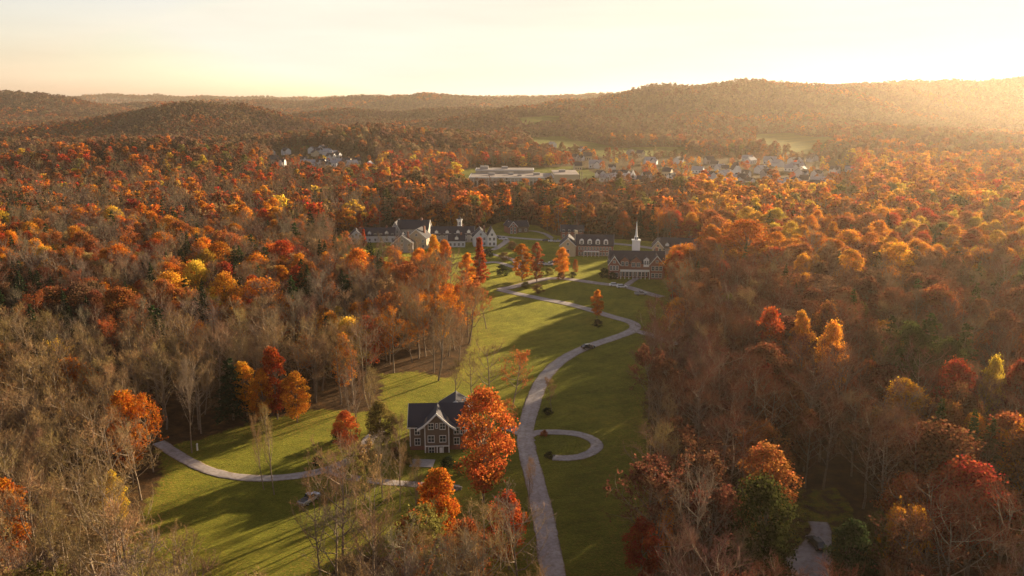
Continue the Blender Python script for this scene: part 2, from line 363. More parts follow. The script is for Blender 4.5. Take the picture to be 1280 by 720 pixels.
# ---------------------------------------------------------------- terrain sheet
def build_terrain():
    ys = np.concatenate([np.arange(-400, 60, 40), np.arange(60, 640, 3.0), 640 + np.cumsum(np.geomspace(3.5, 60, 290))])
    ys = ys[ys < 8600]; ys = np.append(ys, 9000)
    nx = 460; u = np.linspace(-1, 1, nx)
    ny = len(ys)
    half = 230 + np.maximum(ys, 0) * .95
    core = u * .62 + .38 * u ** 3
    X = core[None, :] * half[:, None]; Y = np.repeat(ys[:, None], nx, 1)
    Z = terrain(X, Y)
    i = np.arange(ny * nx).reshape(ny, nx)
    F = np.stack([i[:-1, :-1].ravel(), i[:-1, 1:].ravel(), i[1:, 1:].ravel(), i[1:, :-1].ravel()], 1)
    x, y = X.ravel(), Y.ravel()
    op = open_mask(x, y).astype(float)
    near = (y < 660) & (y > 60)
    dl = polyd(x[near], y[near], LAWN); s = np.where(inpoly(x[near], y[near], LAWN), 1, -1)
    op[near] = np.maximum(np.clip(.5 + s * dl / 8, 0, 1), inpoly(x[near], y[near], GLADE) * .5)  # glade grass mixed with brown litter to paint it dark as in shade
    op = np.maximum(op, town_mask(x, y) * .42)
    lit = np.zeros_like(op); lit[near] = np.exp(-np.maximum(s * dl, 0) / 10) * .9 + .12
    for q in HERO:
        if q[0] in ('leaf', 'column') and q[3] < 460: lit[near] += .9 * np.exp(-np.maximum(np.hypot(x[near] - q[2] + 2, y[near] - q[3] + 2) - q[6] * .35, 0) / 3.0)
    lit = np.clip(lit, 0, 1)
    me = mesh_np('terrain', np.stack([x, y, Z.ravel()], 1), F, [M_GROUND], attrs={'lawn': ('POINT', op), 'litter': ('POINT', lit), 'mown': ('POINT', np.where(y < 450, .8, np.clip(.8 - (y - 450) / 200, .08, 1)))}, smooth=True)  # last attribute is the sunlit sheen weight, fading with distance
    o = bpy.data.objects.new('terrain', me); COL.objects.link(o); tag(o, 'rolling ground with mown lawns and leaf litter', None, None, 'structure')

# ---------------------------------------------------------------- roads
def smooth_line(P, step=1.6, it=3):
    P = np.asarray(P, float)
    for _ in range(it):
        Q = [P[0]]
        for a, b in zip(P[:-1], P[1:]): Q += [a * .75 + b * .25, a * .25 + b * .75]
        Q.append(P[-1]); P = np.array(Q)
    d = np.concatenate([[0], np.cumsum(np.hypot(*np.diff(P, axis=0).T))])
    t = np.arange(0, d[-1], step)
    return np.stack([np.interp(t, d, P[:, 0]), np.interp(t, d, P[:, 1])], 1)
ROADS = []
def road(name, pts, w, label, lift=.06, world=False, wf=None):
    P = smooth_line(pts if world else W2(pts)); ROADS.append((P, w))
    t = np.gradient(P, axis=0); t /= np.hypot(t[:, 0], t[:, 1])[:, None]; n = np.stack([-t[:, 1], t[:, 0]], 1)
    ww = w if wf is None else w * np.array([wf(k / (len(P) - 1)) for k in range(len(P))])[:, None]
    offs = [-.5, -.5, -.44, -.22, 0, .22, .44, .5, .5]; dz = [-.25, 0, .02, .03, .04, .03, .02, 0, -.25]; ed = [1, .9, .25, 0, .18, 0, .25, .9, 1]
    rows = []
    for o_, z_ in zip(offs, dz):
        jit = (vnoise(P[:, 0] * .6 + o_ * 50, P[:, 1] * .6, 9) - .5)[:, None] * (.35 if abs(o_) > .43 else 0)
        Q = P + n * (o_ * ww + jit * np.sign(o_)); rows.append(np.column_stack([Q, terrain(Q[:, 0], Q[:, 1]) + lift + z_]))
    V = np.stack(rows, 1); k, c = V.shape[:2]; i = np.arange(k * c).reshape(k, c)
    F = np.stack([i[:-1, :-1].ravel(), i[1:, :-1].ravel(), i[1:, 1:].ravel(), i[:-1, 1:].ravel()], 1)
    me = mesh_np(name, V.reshape(-1, 3), F, [M_ROAD], attrs={'edge': ('POINT', np.tile(ed, k))}, smooth=True)
    o = bpy.data.objects.new(name, me); COL.objects.link(o); tag(o, label, None, None, 'structure'); return o
road('road', [(700, 790), (692, 720), (687, 690), (678, 640), (666, 590), (658, 560), (656, 540), (661, 520), (667, 500), (674, 482), (684, 466), (700, 451), (725, 437), (750, 428), (775, 420), (790, 414),
              (796, 408), (788, 402), (765, 396), (740, 388), (715, 381), (690, 376), (660, 370), (640, 366), (624, 362)], 4.3, 'pale lane winding up across the lawn to the campus')
road('road', [(786, 413), (802, 415), (820, 421), (850, 432)], 4.0, 'short lane turning off into the trees', .05)
road('road', [(624, 362), (645, 358), (665, 352), (690, 347), (720, 350), (745, 354), (784, 358), (806, 366), (830, 372)], 4.6, 'lane passing in front of the brick hall', .05)
road('road', [(658, 548), (668, 540), (700, 540), (722, 542), (740, 548), (748, 556), (741, 566), (718, 573), (686, 572)], 3.0, 'hooked turning drive on the shaded lawn', .05)
road('road', [(662, 552), (652, 541), (640, 536), (622, 533)], 3.4, 'drive leaving the lane towards the brown house', .045)
road('road', [(198, 553), (208, 559), (230, 574), (263, 590), (305, 598), (347, 598), (391, 592), (419, 584), (444, 572), (456, 560), (462, 546), (478, 538)], 3.0, 'curving drive across the lower lawn')
road('road', [(410, 588), (440, 598), (480, 603), (530, 606), (577, 610)], 2.6, 'drive passing below the brown house', .045)
road('road', [(602, 312), (613, 318), (641, 323), (652, 335), (640, 334), (622, 327), (603, 329)], 3.6, 'looping drive in front of the grey gabled halls', .05)
road('road', [(590, 292), (610, 294), (636, 299), (628, 306), (616, 313), (604, 312)], 4.0, 'drive beside the twin gabled hall', .045)
road('road', [(610, 294), (650, 298), (695, 301), (766, 304), (807, 309), (830, 313)], 5.0, 'service road behind the campus halls', .055)
road('road', [(650, 290), (664, 288), (682, 292), (690, 298)], 3.2, 'short lane beside the barn', .04)
road('path', [(800, 346), (792, 350), (782, 357)], 3.0, 'path from the hall porch to the lane', .045)
road('road', [(1012, 790), (1010, 720), (1013, 700), (1022, 680), (1028, 664), (1022, 652)], 9.0, 'pale paved yard between the evergreens', .06, wf=lambda t: .75 + .35 * math.sin(t * 5))
if False: road('path', [(1028, 664), (1046, 640), (1052, 618), (1035, 600), (1000, 598)], 2.6, 'dim track round the shaded glade', .045)

# ---------------------------------------------------------------- tree prototypes
def tubes(segs, ns):
    """segs: list of (p, q, r0, r1, sides)"""
    V = []; F = []; b = 0
    for p, q, r0, r1, n in segs:
        d = q - p; L = np.linalg.norm(d); d = d / (L + 1e-9)
        a = np.array([0, 0, 1.]) if abs(d[2]) < .9 else np.array([1., 0, 0])
        u = np.cross(d, a); u /= np.linalg.norm(u); w = np.cross(d, u)
        t = np.arange(n) * 2 * np.pi / n; ring = np.cos(t)[:, None] * u + np.sin(t)[:, None] * w
        V.append(p + ring * r0); V.append(q + ring * r1)
        i = np.arange(n); F.append(np.stack([b + i, b + (i + 1) % n, b + n + (i + 1) % n, b + n + i], 1)); b += 2 * n
    return np.concatenate(V), np.concatenate(F)
def quads(C, Nn, size, rg, aspect=.75):
    """one small leaf-clump face at each point, facing roughly along its normal"""
    n = len(C); r = rg.normal(size=(n, 3)); U = np.cross(Nn, r); U /= np.linalg.norm(U, axis=1)[:, None] + 1e-9
    Wd = np.cross(Nn, U); s = size[:, None] if np.ndim(size) else size
    a = U * s * .5; b = Wd * s * .5 * aspect
    V = np.stack([C - a * 1.0 - b * .4, C + a * .35 - b, C + a + b * .45, C - a * .3 + b], 1).reshape(-1, 3)
    return V, np.arange(4 * n).reshape(n, 4)
def slivers(P, D, L, w, rg):
    n = len(P); r = rg.normal(size=(n, 3)); U = np.cross(D, r); U /= np.linalg.norm(U, axis=1)[:, None] + 1e-9
    Q = P + D * L[:, None]
    V = np.stack([P - U * w * .5, P + U * w * .5, Q], 1).reshape(-1, 3)
    return V, np.arange(3 * n).reshape(n, 3)
def unit(v): return v / (np.linalg.norm(v) + 1e-9)

def skeleton(seed, H=18., spread=.33, base=.28, n1=13, n2=7, n3=6, upright=.55, lod=0):
    rg = np.random.default_rng(seed); segs = []; tips = []; limbs = []
    nseg = 7; p = np.zeros(3); lean = rg.normal(size=2) * .05; pts = [p]; r0 = H * .013
    for k in range(nseg):
        p = p + np.array([lean[0] + rg.normal() * .05, lean[1] + rg.normal() * .05, 1.]) * H * .93 / nseg; pts.append(p)
    rad = lambda t: r0 * (1 - t) ** .8 + .02
    for k in range(nseg): segs.append((pts[k], pts[k + 1], rad(k / nseg), rad((k + 1) / nseg), 6))
    pts = np.array(pts)
    def at(t):
        s = t * nseg; i = min(int(s), nseg - 1); return pts[i] + (pts[i + 1] - pts[i]) * (s - i)
    ang = rg.uniform(0, 6.28)
    for i in range(n1):
        t = base + (1 - base) * (i + rg.uniform(0, .8)) / n1; t = min(t, .97); ang += 2.4 + rg.normal() * .4
        out = np.array([math.cos(ang), math.sin(ang), 0.])
        L = H * spread * (1.15 - .75 * ((t - base) / (1 - base)) ** 1.3) * rg.uniform(.8, 1.2)
        d = unit(out + np.array([0, 0, upright * rg.uniform(.7, 1.5)])); q = at(t); rr = rad(t) * .62; m = 4; prev = q; pl = [q]
        for s in range(m):
            d = unit(d + np.array([0, 0, .16]) + rg.normal(size=3) * .13); nx = prev + d * L / m
            segs.append((prev, nx, rr * (1 - s / m) + .012, rr * (1 - (s + 1) / m) + .012, 4)); prev = nx; pl.append(nx)
        pl = np.array(pl); limbs.append(pl)
        for j in range(n2):
            s = .3 + .7 * (j + rg.uniform(0, .9)) / n2; k = min(int(s * m), m - 1); b = pl[k] + (pl[k + 1] - pl[k]) * (s * m - k)
            d2 = unit(unit(pl[k + 1] - pl[k]) * .8 + rg.normal(size=3) * .55 + np.array([0, 0, .35])); L2 = L * rg.uniform(.28, .5)
            e = b + d2 * L2; segs.append((b, b + d2 * L2 * .5, .035, .022, 3))
            d2b = unit(d2 + rg.normal(size=3) * .2 + np.array([0, 0, .15])); e = b + d2 * L2 * .5 + d2b * L2 * .5; segs.append((b + d2 * L2 * .5, e, .022, .01, 3))
            for h in range(n3):
                s3 = rg.uniform(.2, 1.); c = b + (e - b) * s3; d3 = unit(d2b * .7 + rg.normal(size=3) * .6 + np.array([0, 0, .25])); tips.append((c, d3))
    return segs, tips, limbs, H
def bare(seed, H=18., leaves=0., tw=.05, mul=3, leaf=.3, **kw):
    rg = np.random.default_rng(seed + 100); segs, tips, limbs, H = skeleton(seed, H, **kw)
    tv, tf = tubes(segs, 5)
    P = np.array([t[0] for t in tips]); D = np.array([t[1] for t in tips])
    P4 = []; D4 = []; L4 = []
    Lm = H * .062
    P4.append(P); D4.append(D); L4.append(rg.uniform(.8, 1.4, len(P)) * Lm)
    for k in range(mul):
        q = P + D * (rg.uniform(.1, 1, len(P)) * Lm)[:, None]; d = D + rg.normal(size=D.shape) * .45 + np.array([0, 0, .1]); d /= np.linalg.norm(d, axis=1)[:, None]
        P4.append(q); D4.append(d); L4.append(rg.uniform(.4, .9, len(P)) * Lm)
    P4 = np.concatenate(P4); D4 = np.concatenate(D4); L4 = np.concatenate(L4)
    cv, cf = slivers(P4, D4, L4, tw, rg)
    lobe = vnoise(P4[:, 0] / 1.6 + 50, P4[:, 1] / 1.6 + P4[:, 2] / 1.7 + 50, seed)
    v = np.clip(lobe * .6 + rg.uniform(0, .4, len(P4)), 0, 1); h = rg.uniform(0, 1, len(P4)); mi = np.zeros(len(P4), int)
    F = [cf]; V = cv
    if leaves > 0:
        n = int(len(P4) * leaves); keep = rg.choice(len(P4), n, p=(lobe ** 2 + .02) / (lobe ** 2 + .02).sum())
        C = P4[keep] + D4[keep] * (L4[keep] * rg.uniform(.2, 1.1, n))[:, None] + rg.normal(size=(n, 3)) * .12
        Nn = rg.normal(size=(n, 3)) + np.array([0, 0, .5]); Nn /= np.linalg.norm(Nn, axis=1)[:, None]
        qv, qf = quads(C, Nn, rg.uniform(.6, 1.3, n) * leaf, rg)
        F.append(qf + len(V)); V = np.concatenate([V, qv]); v = np.concatenate([v, rg.uniform(.2, 1, n)]); h = np.concatenate([h, rg.uniform(0, 1, n)]); mi = np.concatenate([mi, np.ones(n, int)])
    return (tv, tf), (V, F, v, h, mi), H
def leafy(seed, H=16., Rr=5.4, base=.18, nl=34, nleaf=5200, leaf=.42, shape='round'):
    rg = np.random.default_rng(seed)
    zc = H * (base + 1) / 2; hz = H * (1 - base) / 2
    def rad(t):                       # crown radius at the height share t (0 = underside, 1 = top)
        if shape == 'round': return math.sqrt(max(1 - abs(2 * t - .92) ** 2.1, .02)) if t < .96 else .25
        if shape == 'broad': return max(math.sin(math.pi * min(t * .82 + .14, 1)) ** .6, .2)
        if shape == 'oval': return max(math.sin(math.pi * (t * .9 + .05)) ** .75, .15)
        if shape == 'column': return .95 * min(1, (t + .05) * 6) * min(1, (1.04 - t) * 3.5) ** .5
        if shape == 'cone': return max((1 - t) ** .8, .06) * min(1, (t + .06) * 6)
    cs = []; rs = []; order = rg.permutation(nl)
    for i in range(nl):
        t = (.03 + .97 * (order[i] + rg.random()) / nl) ** (.9 if shape != 'cone' else 1.25); a = i * 2.4 + rg.normal() * .5
        lr = Rr * rg.uniform(.22, .38) * (.75 if shape in ('column', 'cone') else 1)
        k = (rg.uniform(.45, 1.02)) * max(rad(t) * Rr - lr * .55, 0)
        cs.append([math.cos(a) * k, math.sin(a) * k, H * base + t * H * (1 - base) - lr * .45]); rs.append(lr)
    cs = np.array(cs); rs = np.array(rs)
    cs[:, :2] += rg.normal(size=2) * Rr * .05
    per = rs ** 2; cnt = np.maximum((per / per.sum() * nleaf).astype(int), 8)
    P = []; Nn = []; v = []; h = []
    for c, r, n in zip(cs, rs, cnt):
        d = rg.normal(size=(n, 3)); d /= np.linalg.norm(d, axis=1)[:, None]; d[:, 2] = np.where(d[:, 2] < -.35, -d[:, 2] * .6, d[:, 2])
        rr = r * (1 - np.abs(rg.normal(size=n)) * .2) * (1 + .28 * (vnoise(d[:, 0] * 2.3 + c[0] + 20, d[:, 1] * 2.3 + d[:, 2] * 2.1 + 20, seed) - .5)); P.append(c + d * rr[:, None] * np.array([1, 1, .85]))
        q = d + rg.normal(size=(n, 3)) * .55; Nn.append(q / np.linalg.norm(q, axis=1)[:, None])
        lv = rg.uniform(.25, .75); v.append(np.clip(lv + rg.normal(size=n) * .2, 0, 1)); h.append(np.clip(rg.uniform(.2, .8) + rg.normal(size=n) * .2, 0, 1))
    # stray sprays leave the lobes so that the outline stays ragged
    n = nleaf // 8; i = rg.integers(0, nl, n); d = rg.normal(size=(n, 3)); d /= np.linalg.norm(d, axis=1)[:, None]; d[:, 2] = abs(d[:, 2]) * .8
    P.append(cs[i] + d * (rs[i] * rg.uniform(1, 1.35, n))[:, None]); q = rg.normal(size=(n, 3)); Nn.append(q / np.linalg.norm(q, axis=1)[:, None]); v.append(rg.uniform(0, 1, n)); h.append(rg.uniform(0, 1, n))
    P = np.concatenate(P); Nn = np.concatenate(Nn); v = np.concatenate(v); h = np.concatenate(h)
    V, F = quads(P, Nn, rg.uniform(.65, 1.3, len(P)) * leaf, rg)
    segs = []; p = np.zeros(3)
    top = np.array([0, 0, H * (base + .55 * (1 - base))]); r0 = H * .016
    for k in range(5):
        q = top * (k + 1) / 5 + np.array([*rg.normal(size=2) * .12, 0]); segs.append((p, q, r0 * (1 - k * .17), r0 * (1 - (k + 1) * .17), 6)); p = q
    for c in cs[::2]:
        s = np.array([0, 0, min(max(c[2] * .62, H * base * .8), top[2])]); m = (s + c) / 2 + np.array([0, 0, .1]); segs.append((s, m, r0 * .4, r0 * .24, 4)); segs.append((m, c, r0 * .24, .03, 4))
    tv, tf = tubes(segs, 5)
    return (tv, tf), (V, [F], v, h, np.ones(len(F), int)), H
def conifer(seed, H=19., Rr=4., base=.1, whorls=24, per=8, q=16, size=.5, irregular=.25):
    rg = np.random.default_rng(seed); P = []; Nn = []; v = []; segs = [(np.zeros(3), np.array([0, 0, H * .5]), H * .014, H * .009, 6), (np.array([0, 0, H * .5]), np.array([0, 0, H * .99]), H * .009, .03, 5)]
    for w in range(whorls):
        t = (w + rg.uniform(0, .6)) / whorls; z = H * (base + (1 - base) * t); L = Rr * ((1 - t) ** .75 * .96 + .05)
        for k in range(per):
            a = rg.uniform(0, 6.28); Lk = L * rg.uniform(1 - irregular * 1.6, 1 + irregular * .4); d = np.array([math.cos(a), math.sin(a), 0]); tip = np.array([0, 0, z]) + d * Lk + np.array([0, 0, -Lk * .18 + rg.normal() * .2])
            if w % 2 == 0 and k < 4: segs.append((np.array([0, 0, z]), tip * .9 + np.array([0, 0, z]) * .1, .05, .015, 3))
            n = max(int(q * (Lk / Rr) ** .8), 4); s = rg.uniform(.15, 1, n) ** .7; c = np.array([0, 0, z]) + (tip - np.array([0, 0, z])) * s[:, None]
            side = np.array([-d[1], d[0], 0]); c = c + side * (rg.normal(size=n) * .22 * Lk * (1.15 - s))[:, None] + np.array([0, 0, 1]) * (rg.normal(size=n) * .12)[:, None]
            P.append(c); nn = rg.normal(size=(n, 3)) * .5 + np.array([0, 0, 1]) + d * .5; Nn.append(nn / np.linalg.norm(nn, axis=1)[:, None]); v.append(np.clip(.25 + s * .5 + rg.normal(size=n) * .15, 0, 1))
    P = np.concatenate(P); Nn = np.concatenate(Nn); v = np.concatenate(v)
    V, F = quads(P, Nn, rg.uniform(.7, 1.3, len(P)) * size, rg, .55)
    tv, tf = tubes(segs, 5)
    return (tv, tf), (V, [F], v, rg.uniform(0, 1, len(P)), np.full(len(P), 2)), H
MATS3 = [M_TWIG, M_LEAF, M_NEEDLE]
class Proto: pass
def make_proto(kind, parts, pale=False):
    (tv, tf), (V, F, v, h, mi), H = parts; p = Proto(); p.kind = kind; p.H = H
    p.R = float(np.percentile(np.hypot(V[:, 0], V[:, 1]), 97))
    p.trunk = mesh_np('trunk', tv, tf, [M_BARKP if pale else M_BARK], smooth=True)
    p.crown = mesh_np('crown', V, F, MATS3, mi, {'v': ('FACE', v), 'h': ('FACE', h)})
    # trunk and crown as one mesh for the masses
    a = np.concatenate([tv, V]); fs = [tf] + [f + len(tv) for f in F]
    p.joint = (a, fs, np.concatenate([np.full(len(tf), 3), mi]), np.concatenate([np.full(len(tf), .5), v]), np.concatenate([np.full(len(tf), .5), h]))
    return p
PR = {}
PR['bare'] = [make_proto('bare', bare(s, H, spread=sp, upright=u, n1=n1)) for s, H, sp, u, n1 in ((1, 20, .30, .8, 14), (2, 18, .36, .6, 13), (3, 21, .26, 1.0, 15), (4, 17, .40, .5, 12), (5, 20, .33, .7, 14))]
PR['thin'] = [make_proto('thin', bare(s, H, leaves=lf * 1.6, leaf=.31, spread=sp, upright=.6, mul=3, n1=13)) for s, H, sp, lf in ((11, 19, .31, .55), (12, 17, .36, .8), (13, 18, .33, .4), (14, 16, .38, 1.1))]
PR['leaf'] = [make_proto('leaf', leafy(s, H, r, b, nl, 8200, .36, sh)) for s, H, r, b, nl, sh in ((21, 16, 5.2, .16, 58, 'round'), (22, 15, 6.0, .18, 66, 'broad'), (23, 17, 4.4, .14, 56, 'oval'), (24, 16, 5.4, .2, 54, 'round'), (25, 18, 5.0, .13, 72, 'oval'), (26, 15, 5.6, .15, 66, 'round'))]
PR['column'] = [make_proto('column', leafy(31, 14, 3.0, .06, 90, 7000, .3, 'column')), make_proto('column', leafy(32, 15, 3.2, .05, 90, 7000, .3, 'cone'))]
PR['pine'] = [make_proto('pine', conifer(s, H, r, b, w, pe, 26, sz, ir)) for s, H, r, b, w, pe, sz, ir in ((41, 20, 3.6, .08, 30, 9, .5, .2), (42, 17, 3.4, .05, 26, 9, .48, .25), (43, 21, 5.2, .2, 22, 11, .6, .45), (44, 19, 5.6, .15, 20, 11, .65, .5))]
PR['bush'] = [make_proto('bush', leafy(51, 2.4, 1.5, .0, 34, 1500, .17, 'broad'))]
PR['mid_leaf'] = [make_proto('leaf', leafy(s, H, r, .15, 22, 800, .95, sh)) for s, H, r, sh in ((61, 15, 5.2, 'round'), (62, 14, 5.6, 'broad'), (63, 17, 4.2, 'oval'), (64, 16, 5.0, 'round'))]
PR['mid_bare'] = [make_proto('bare', bare(s, H, tw=.2, mul=2, n1=9, n2=5, n3=3, spread=.33, upright=.7)) for s, H in ((65, 18), (66, 17), (67, 19))]
PR['mid_thin'] = [make_proto('thin', bare(s, H, leaves=1.2, leaf=.85, tw=.2, mul=1, n1=9, n2=5, n3=3, spread=.33)) for s, H in ((68, 17), (69, 16))]
PR['mid_pine'] = [make_proto('pine', conifer(s, H, 3.7, .06, 13, 7, 7, 1.0, .3)) for s, H in ((71, 18), (72, 20))]
PR['far_leaf'] = [make_proto('leaf', leafy(s, H, 5.6, .12, 9, 130, 2.3, sh)) for s, H, sh in ((81, 14, 'round'), (82, 13, 'broad'), (83, 15, 'oval'), (84, 14, 'round'))]
PR['far_pine'] = [make_proto('pine', conifer(s, H, 4., .05, 6, 6, 4, 2.0, .3)) for s, H in ((85, 16),)]

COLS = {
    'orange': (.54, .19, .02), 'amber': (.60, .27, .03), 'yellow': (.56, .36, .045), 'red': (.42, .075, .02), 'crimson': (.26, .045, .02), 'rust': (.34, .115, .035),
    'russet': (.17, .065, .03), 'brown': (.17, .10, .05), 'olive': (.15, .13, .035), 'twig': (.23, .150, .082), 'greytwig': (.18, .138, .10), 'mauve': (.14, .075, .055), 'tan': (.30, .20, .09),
    'shadebrown': (.13, .052, .03), 'pine': (.035, .055, .018), 'darkpine': (.022, .035, .016), 'sunpine': (.048, .056, .014)}  # first brown is twig colour darkened to paint the shade of dim woods
def jitcol(c, rg=random):
    a = COLS[c]; k = rg.uniform(.8, 1.2); hshift = rg.uniform(-.12, .12)
    return (a[0] * k, a[1] * k * (1 + hshift), a[2] * k)

# ---------------------------------------------------------------- where each kind of tree grows
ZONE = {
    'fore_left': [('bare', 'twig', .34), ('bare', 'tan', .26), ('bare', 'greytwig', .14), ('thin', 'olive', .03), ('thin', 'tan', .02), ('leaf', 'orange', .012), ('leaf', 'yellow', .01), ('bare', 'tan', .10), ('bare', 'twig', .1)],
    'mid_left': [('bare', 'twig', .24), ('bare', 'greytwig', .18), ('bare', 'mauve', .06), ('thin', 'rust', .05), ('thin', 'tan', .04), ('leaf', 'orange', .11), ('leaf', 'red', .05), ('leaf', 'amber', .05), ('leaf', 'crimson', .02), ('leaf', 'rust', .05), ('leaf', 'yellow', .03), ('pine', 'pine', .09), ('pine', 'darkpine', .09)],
    'dark_left': [('bare', 'shadebrown', .35), ('bare', 'greytwig', .15), ('leaf', 'russet', .12), ('pine', 'darkpine', .14), ('leaf', 'brown', .12), ('thin', 'rust', .08), ('leaf', 'red', .04)],  # darker tree colours paint in the shadow on this side
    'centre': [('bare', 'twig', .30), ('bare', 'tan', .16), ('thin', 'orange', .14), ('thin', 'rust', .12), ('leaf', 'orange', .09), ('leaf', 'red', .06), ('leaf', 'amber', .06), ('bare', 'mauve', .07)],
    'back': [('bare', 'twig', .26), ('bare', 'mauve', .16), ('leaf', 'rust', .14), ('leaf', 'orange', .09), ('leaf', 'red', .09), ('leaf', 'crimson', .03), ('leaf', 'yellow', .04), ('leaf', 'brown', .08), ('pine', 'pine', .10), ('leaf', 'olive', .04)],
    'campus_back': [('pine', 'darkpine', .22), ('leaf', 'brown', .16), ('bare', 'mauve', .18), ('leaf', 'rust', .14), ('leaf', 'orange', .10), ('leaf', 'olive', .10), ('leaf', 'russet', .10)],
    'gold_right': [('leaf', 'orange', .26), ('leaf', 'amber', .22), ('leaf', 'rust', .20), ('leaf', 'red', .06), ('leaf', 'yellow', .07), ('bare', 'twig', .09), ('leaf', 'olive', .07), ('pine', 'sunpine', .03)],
    'dim_right': [('thin', 'brown', .07), ('thin', 'shadebrown', .08), ('bare', 'shadebrown', .27), ('bare', 'mauve', .08), ('bare', 'twig', .05), ('leaf', 'russet', .11), ('thin', 'russet', .10), ('leaf', 'rust', .09), ('leaf', 'crimson', .03), ('leaf', 'amber', .03), ('pine', 'sunpine', .10), ('leaf', 'olive', .03)],  # dark palette puts the wood's shade into its tree colours
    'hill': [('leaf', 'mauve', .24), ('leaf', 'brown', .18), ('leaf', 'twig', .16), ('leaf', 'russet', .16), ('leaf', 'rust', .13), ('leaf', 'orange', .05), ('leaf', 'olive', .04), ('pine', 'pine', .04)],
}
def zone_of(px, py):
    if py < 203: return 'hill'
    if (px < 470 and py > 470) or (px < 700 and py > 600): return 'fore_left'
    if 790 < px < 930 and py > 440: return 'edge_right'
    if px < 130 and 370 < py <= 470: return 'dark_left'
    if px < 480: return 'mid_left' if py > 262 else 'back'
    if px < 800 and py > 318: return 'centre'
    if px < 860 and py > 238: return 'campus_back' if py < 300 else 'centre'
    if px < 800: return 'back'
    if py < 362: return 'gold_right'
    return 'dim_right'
ZONE['edge_right'] = [('bare', 'twig', .12), ('bare', 'mauve', .2), ('bare', 'shadebrown', .42), ('thin', 'shadebrown', .18), ('bare', 'tan', .15)]  # mostly shade-darkened twig colours
PLACE = {'edge_right': 'at the wood edge facing the lane', 'fore_left': 'in the wood beside the lower drive', 'mid_left': 'in the wood beyond the lower lawn', 'dark_left': 'in the shaded hollow', 'centre': 'in the grove below the campus',
         'back': 'in the wood beyond the campus', 'campus_back': 'close behind the campus halls', 'gold_right': 'in the golden wood behind the brick hall', 'dim_right': 'in the dim wood right of the lane', 'hill': 'on the hills'}
COLW = {'shadebrown': 'shade-darkened brown', 'orange': 'bright orange', 'amber': 'golden orange', 'yellow': 'yellow', 'red': 'red', 'crimson': 'deep crimson', 'rust': 'rust coloured', 'russet': 'dull russet', 'brown': 'brown', 'olive': 'olive', 'twig': 'grey-brown', 'greytwig': 'grey',
        'mauve': 'purplish grey', 'tan': 'pale tan', 'pine': 'green', 'darkpine': 'blackish green', 'sunpine': 'sunlit olive green'}
def pick(zone, x, y, rg):
    L = ZONE[zone]; n = float(vnoise(np.array([x / 26.]), np.array([y / 26.]), 77)[0])
    u = (rg.random() * .55 + n * .9 - .2) % 1.0 if rg.random() < .6 else rg.random()
    s = sum(l[2] for l in L); t = 0
    for k, c, w in L:
        t += w / s
        if u <= t: return k, c
    return L[-1][:2]

TREES = []      # (kind, colour, x, y, z, height, width factor, rot, zone)
HERO = []
def hero(kind, col, px, ptop, pbase, wpx, label, proto=None):
    """a tree picked out in the picture: base on the ground, height and crown width from its outline"""
    x, y, z = G(px, pbase); lo, hi = .5, 45.
    for _ in range(30):
        m = (lo + hi) / 2; _, q, dep = proj(x, y, z + m)
        if q > ptop: lo = m
        else: hi = m
    wid = wpx / FPX * float(proj(x, y, z + lo)[2])
    HERO.append((kind, col, x, y, z, lo, wid, label, proto))
# kind, colour, px, top, base, crown width
hero('leaf', 'orange', 604, 488, 628, 80, 'large red-orange tree shading the brown house corner', 4)
HERO[-1] = HERO[-1][:1] + ('bigorange',) + HERO[-1][2:]
COLS['bigorange'] = (.46, .125, .03); COLW['bigorange'] = 'red-orange'
hero('leaf', 'orange', 546, 588, 705, 60, 'bright orange tree with a forked top below the brown house', 2)
hero('leaf', 'rust', 520, 640, 735, 56, 'rust orange tree below the low stone wall', 0)
hero('leaf', 'red', 636, 616, 712, 52, 'red tree beside the lane near the stone wall', 3)
hero('leaf', 'rust', 590, 650, 745, 66, 'rust tree between the forked orange tree and the lane', 1)
hero('leaf', 'amber', 372, 466, 528, 40, 'golden tree at the edge of the lower lawn', 0)
hero('leaf', 'red', 347, 434, 524, 36, 'red maple standing against the golden tree', 2)
hero('leaf', 'orange', 331, 462, 530, 30, 'orange-red tree at the upper edge of the lower lawn', 3)
hero('leaf', 'bigorange', 434, 514, 563, 36, 'small vermilion tree beside the upper drive', 3)
hero('leaf', 'amber', 309, 452, 520, 34, 'amber tree left of the red maple', 2)
hero('leaf', 'orange', 165, 488, 590, 56, 'orange tree leaning over the start of the lower drive', 2)
hero('thin', 'orange', 192, 500, 590, 52, 'half-bare orange tree at the bend of the lower drive', 1)
hero('leaf', 'yellow', 148, 590, 665, 34, 'yellow tree among bare trees beside the lower lawn', 0)
hero('leaf', 'orange', 6, 462, 520, 36, 'bright orange tree half cut by the picture edge', 0)
hero('leaf', 'orange', 183, 402, 460, 24, 'orange topped tree standing over the bare wood', 2)
hero('thin', 'yellow', 78, 425, 495, 44, 'pale yellow half-bare tree in the wood', 2)
hero('leaf', 'amber', 432, 418, 490, 34, 'amber tree beyond the upper drive', 2)
hero('column', 'orange', 653, 305, 351, 25, 'broad columnar orange tree beside the campus lane', 0)
hero('column', 'rust', 671, 303, 352, 17, 'narrow rust coloured column tree beside the broad orange one', 0)
hero('leaf', 'orange', 703, 310, 347, 21, 'round orange tree on a short trunk before the dormered hall', 0)
hero('column', 'rust', 719, 324, 341, 8, 'small slim brown tree before the dormered hall', 0)
hero('leaf', 'orange', 746, 362, 398, 17, 'oval orange tree alone beside the winding lane', 2)
hero('column', 'red', 599, 297, 354, 22, 'pointed red tree beside the looping drive', 1)
hero('leaf', 'orange', 584, 316, 362, 22, 'orange tree leaning against the pointed red tree', 2)
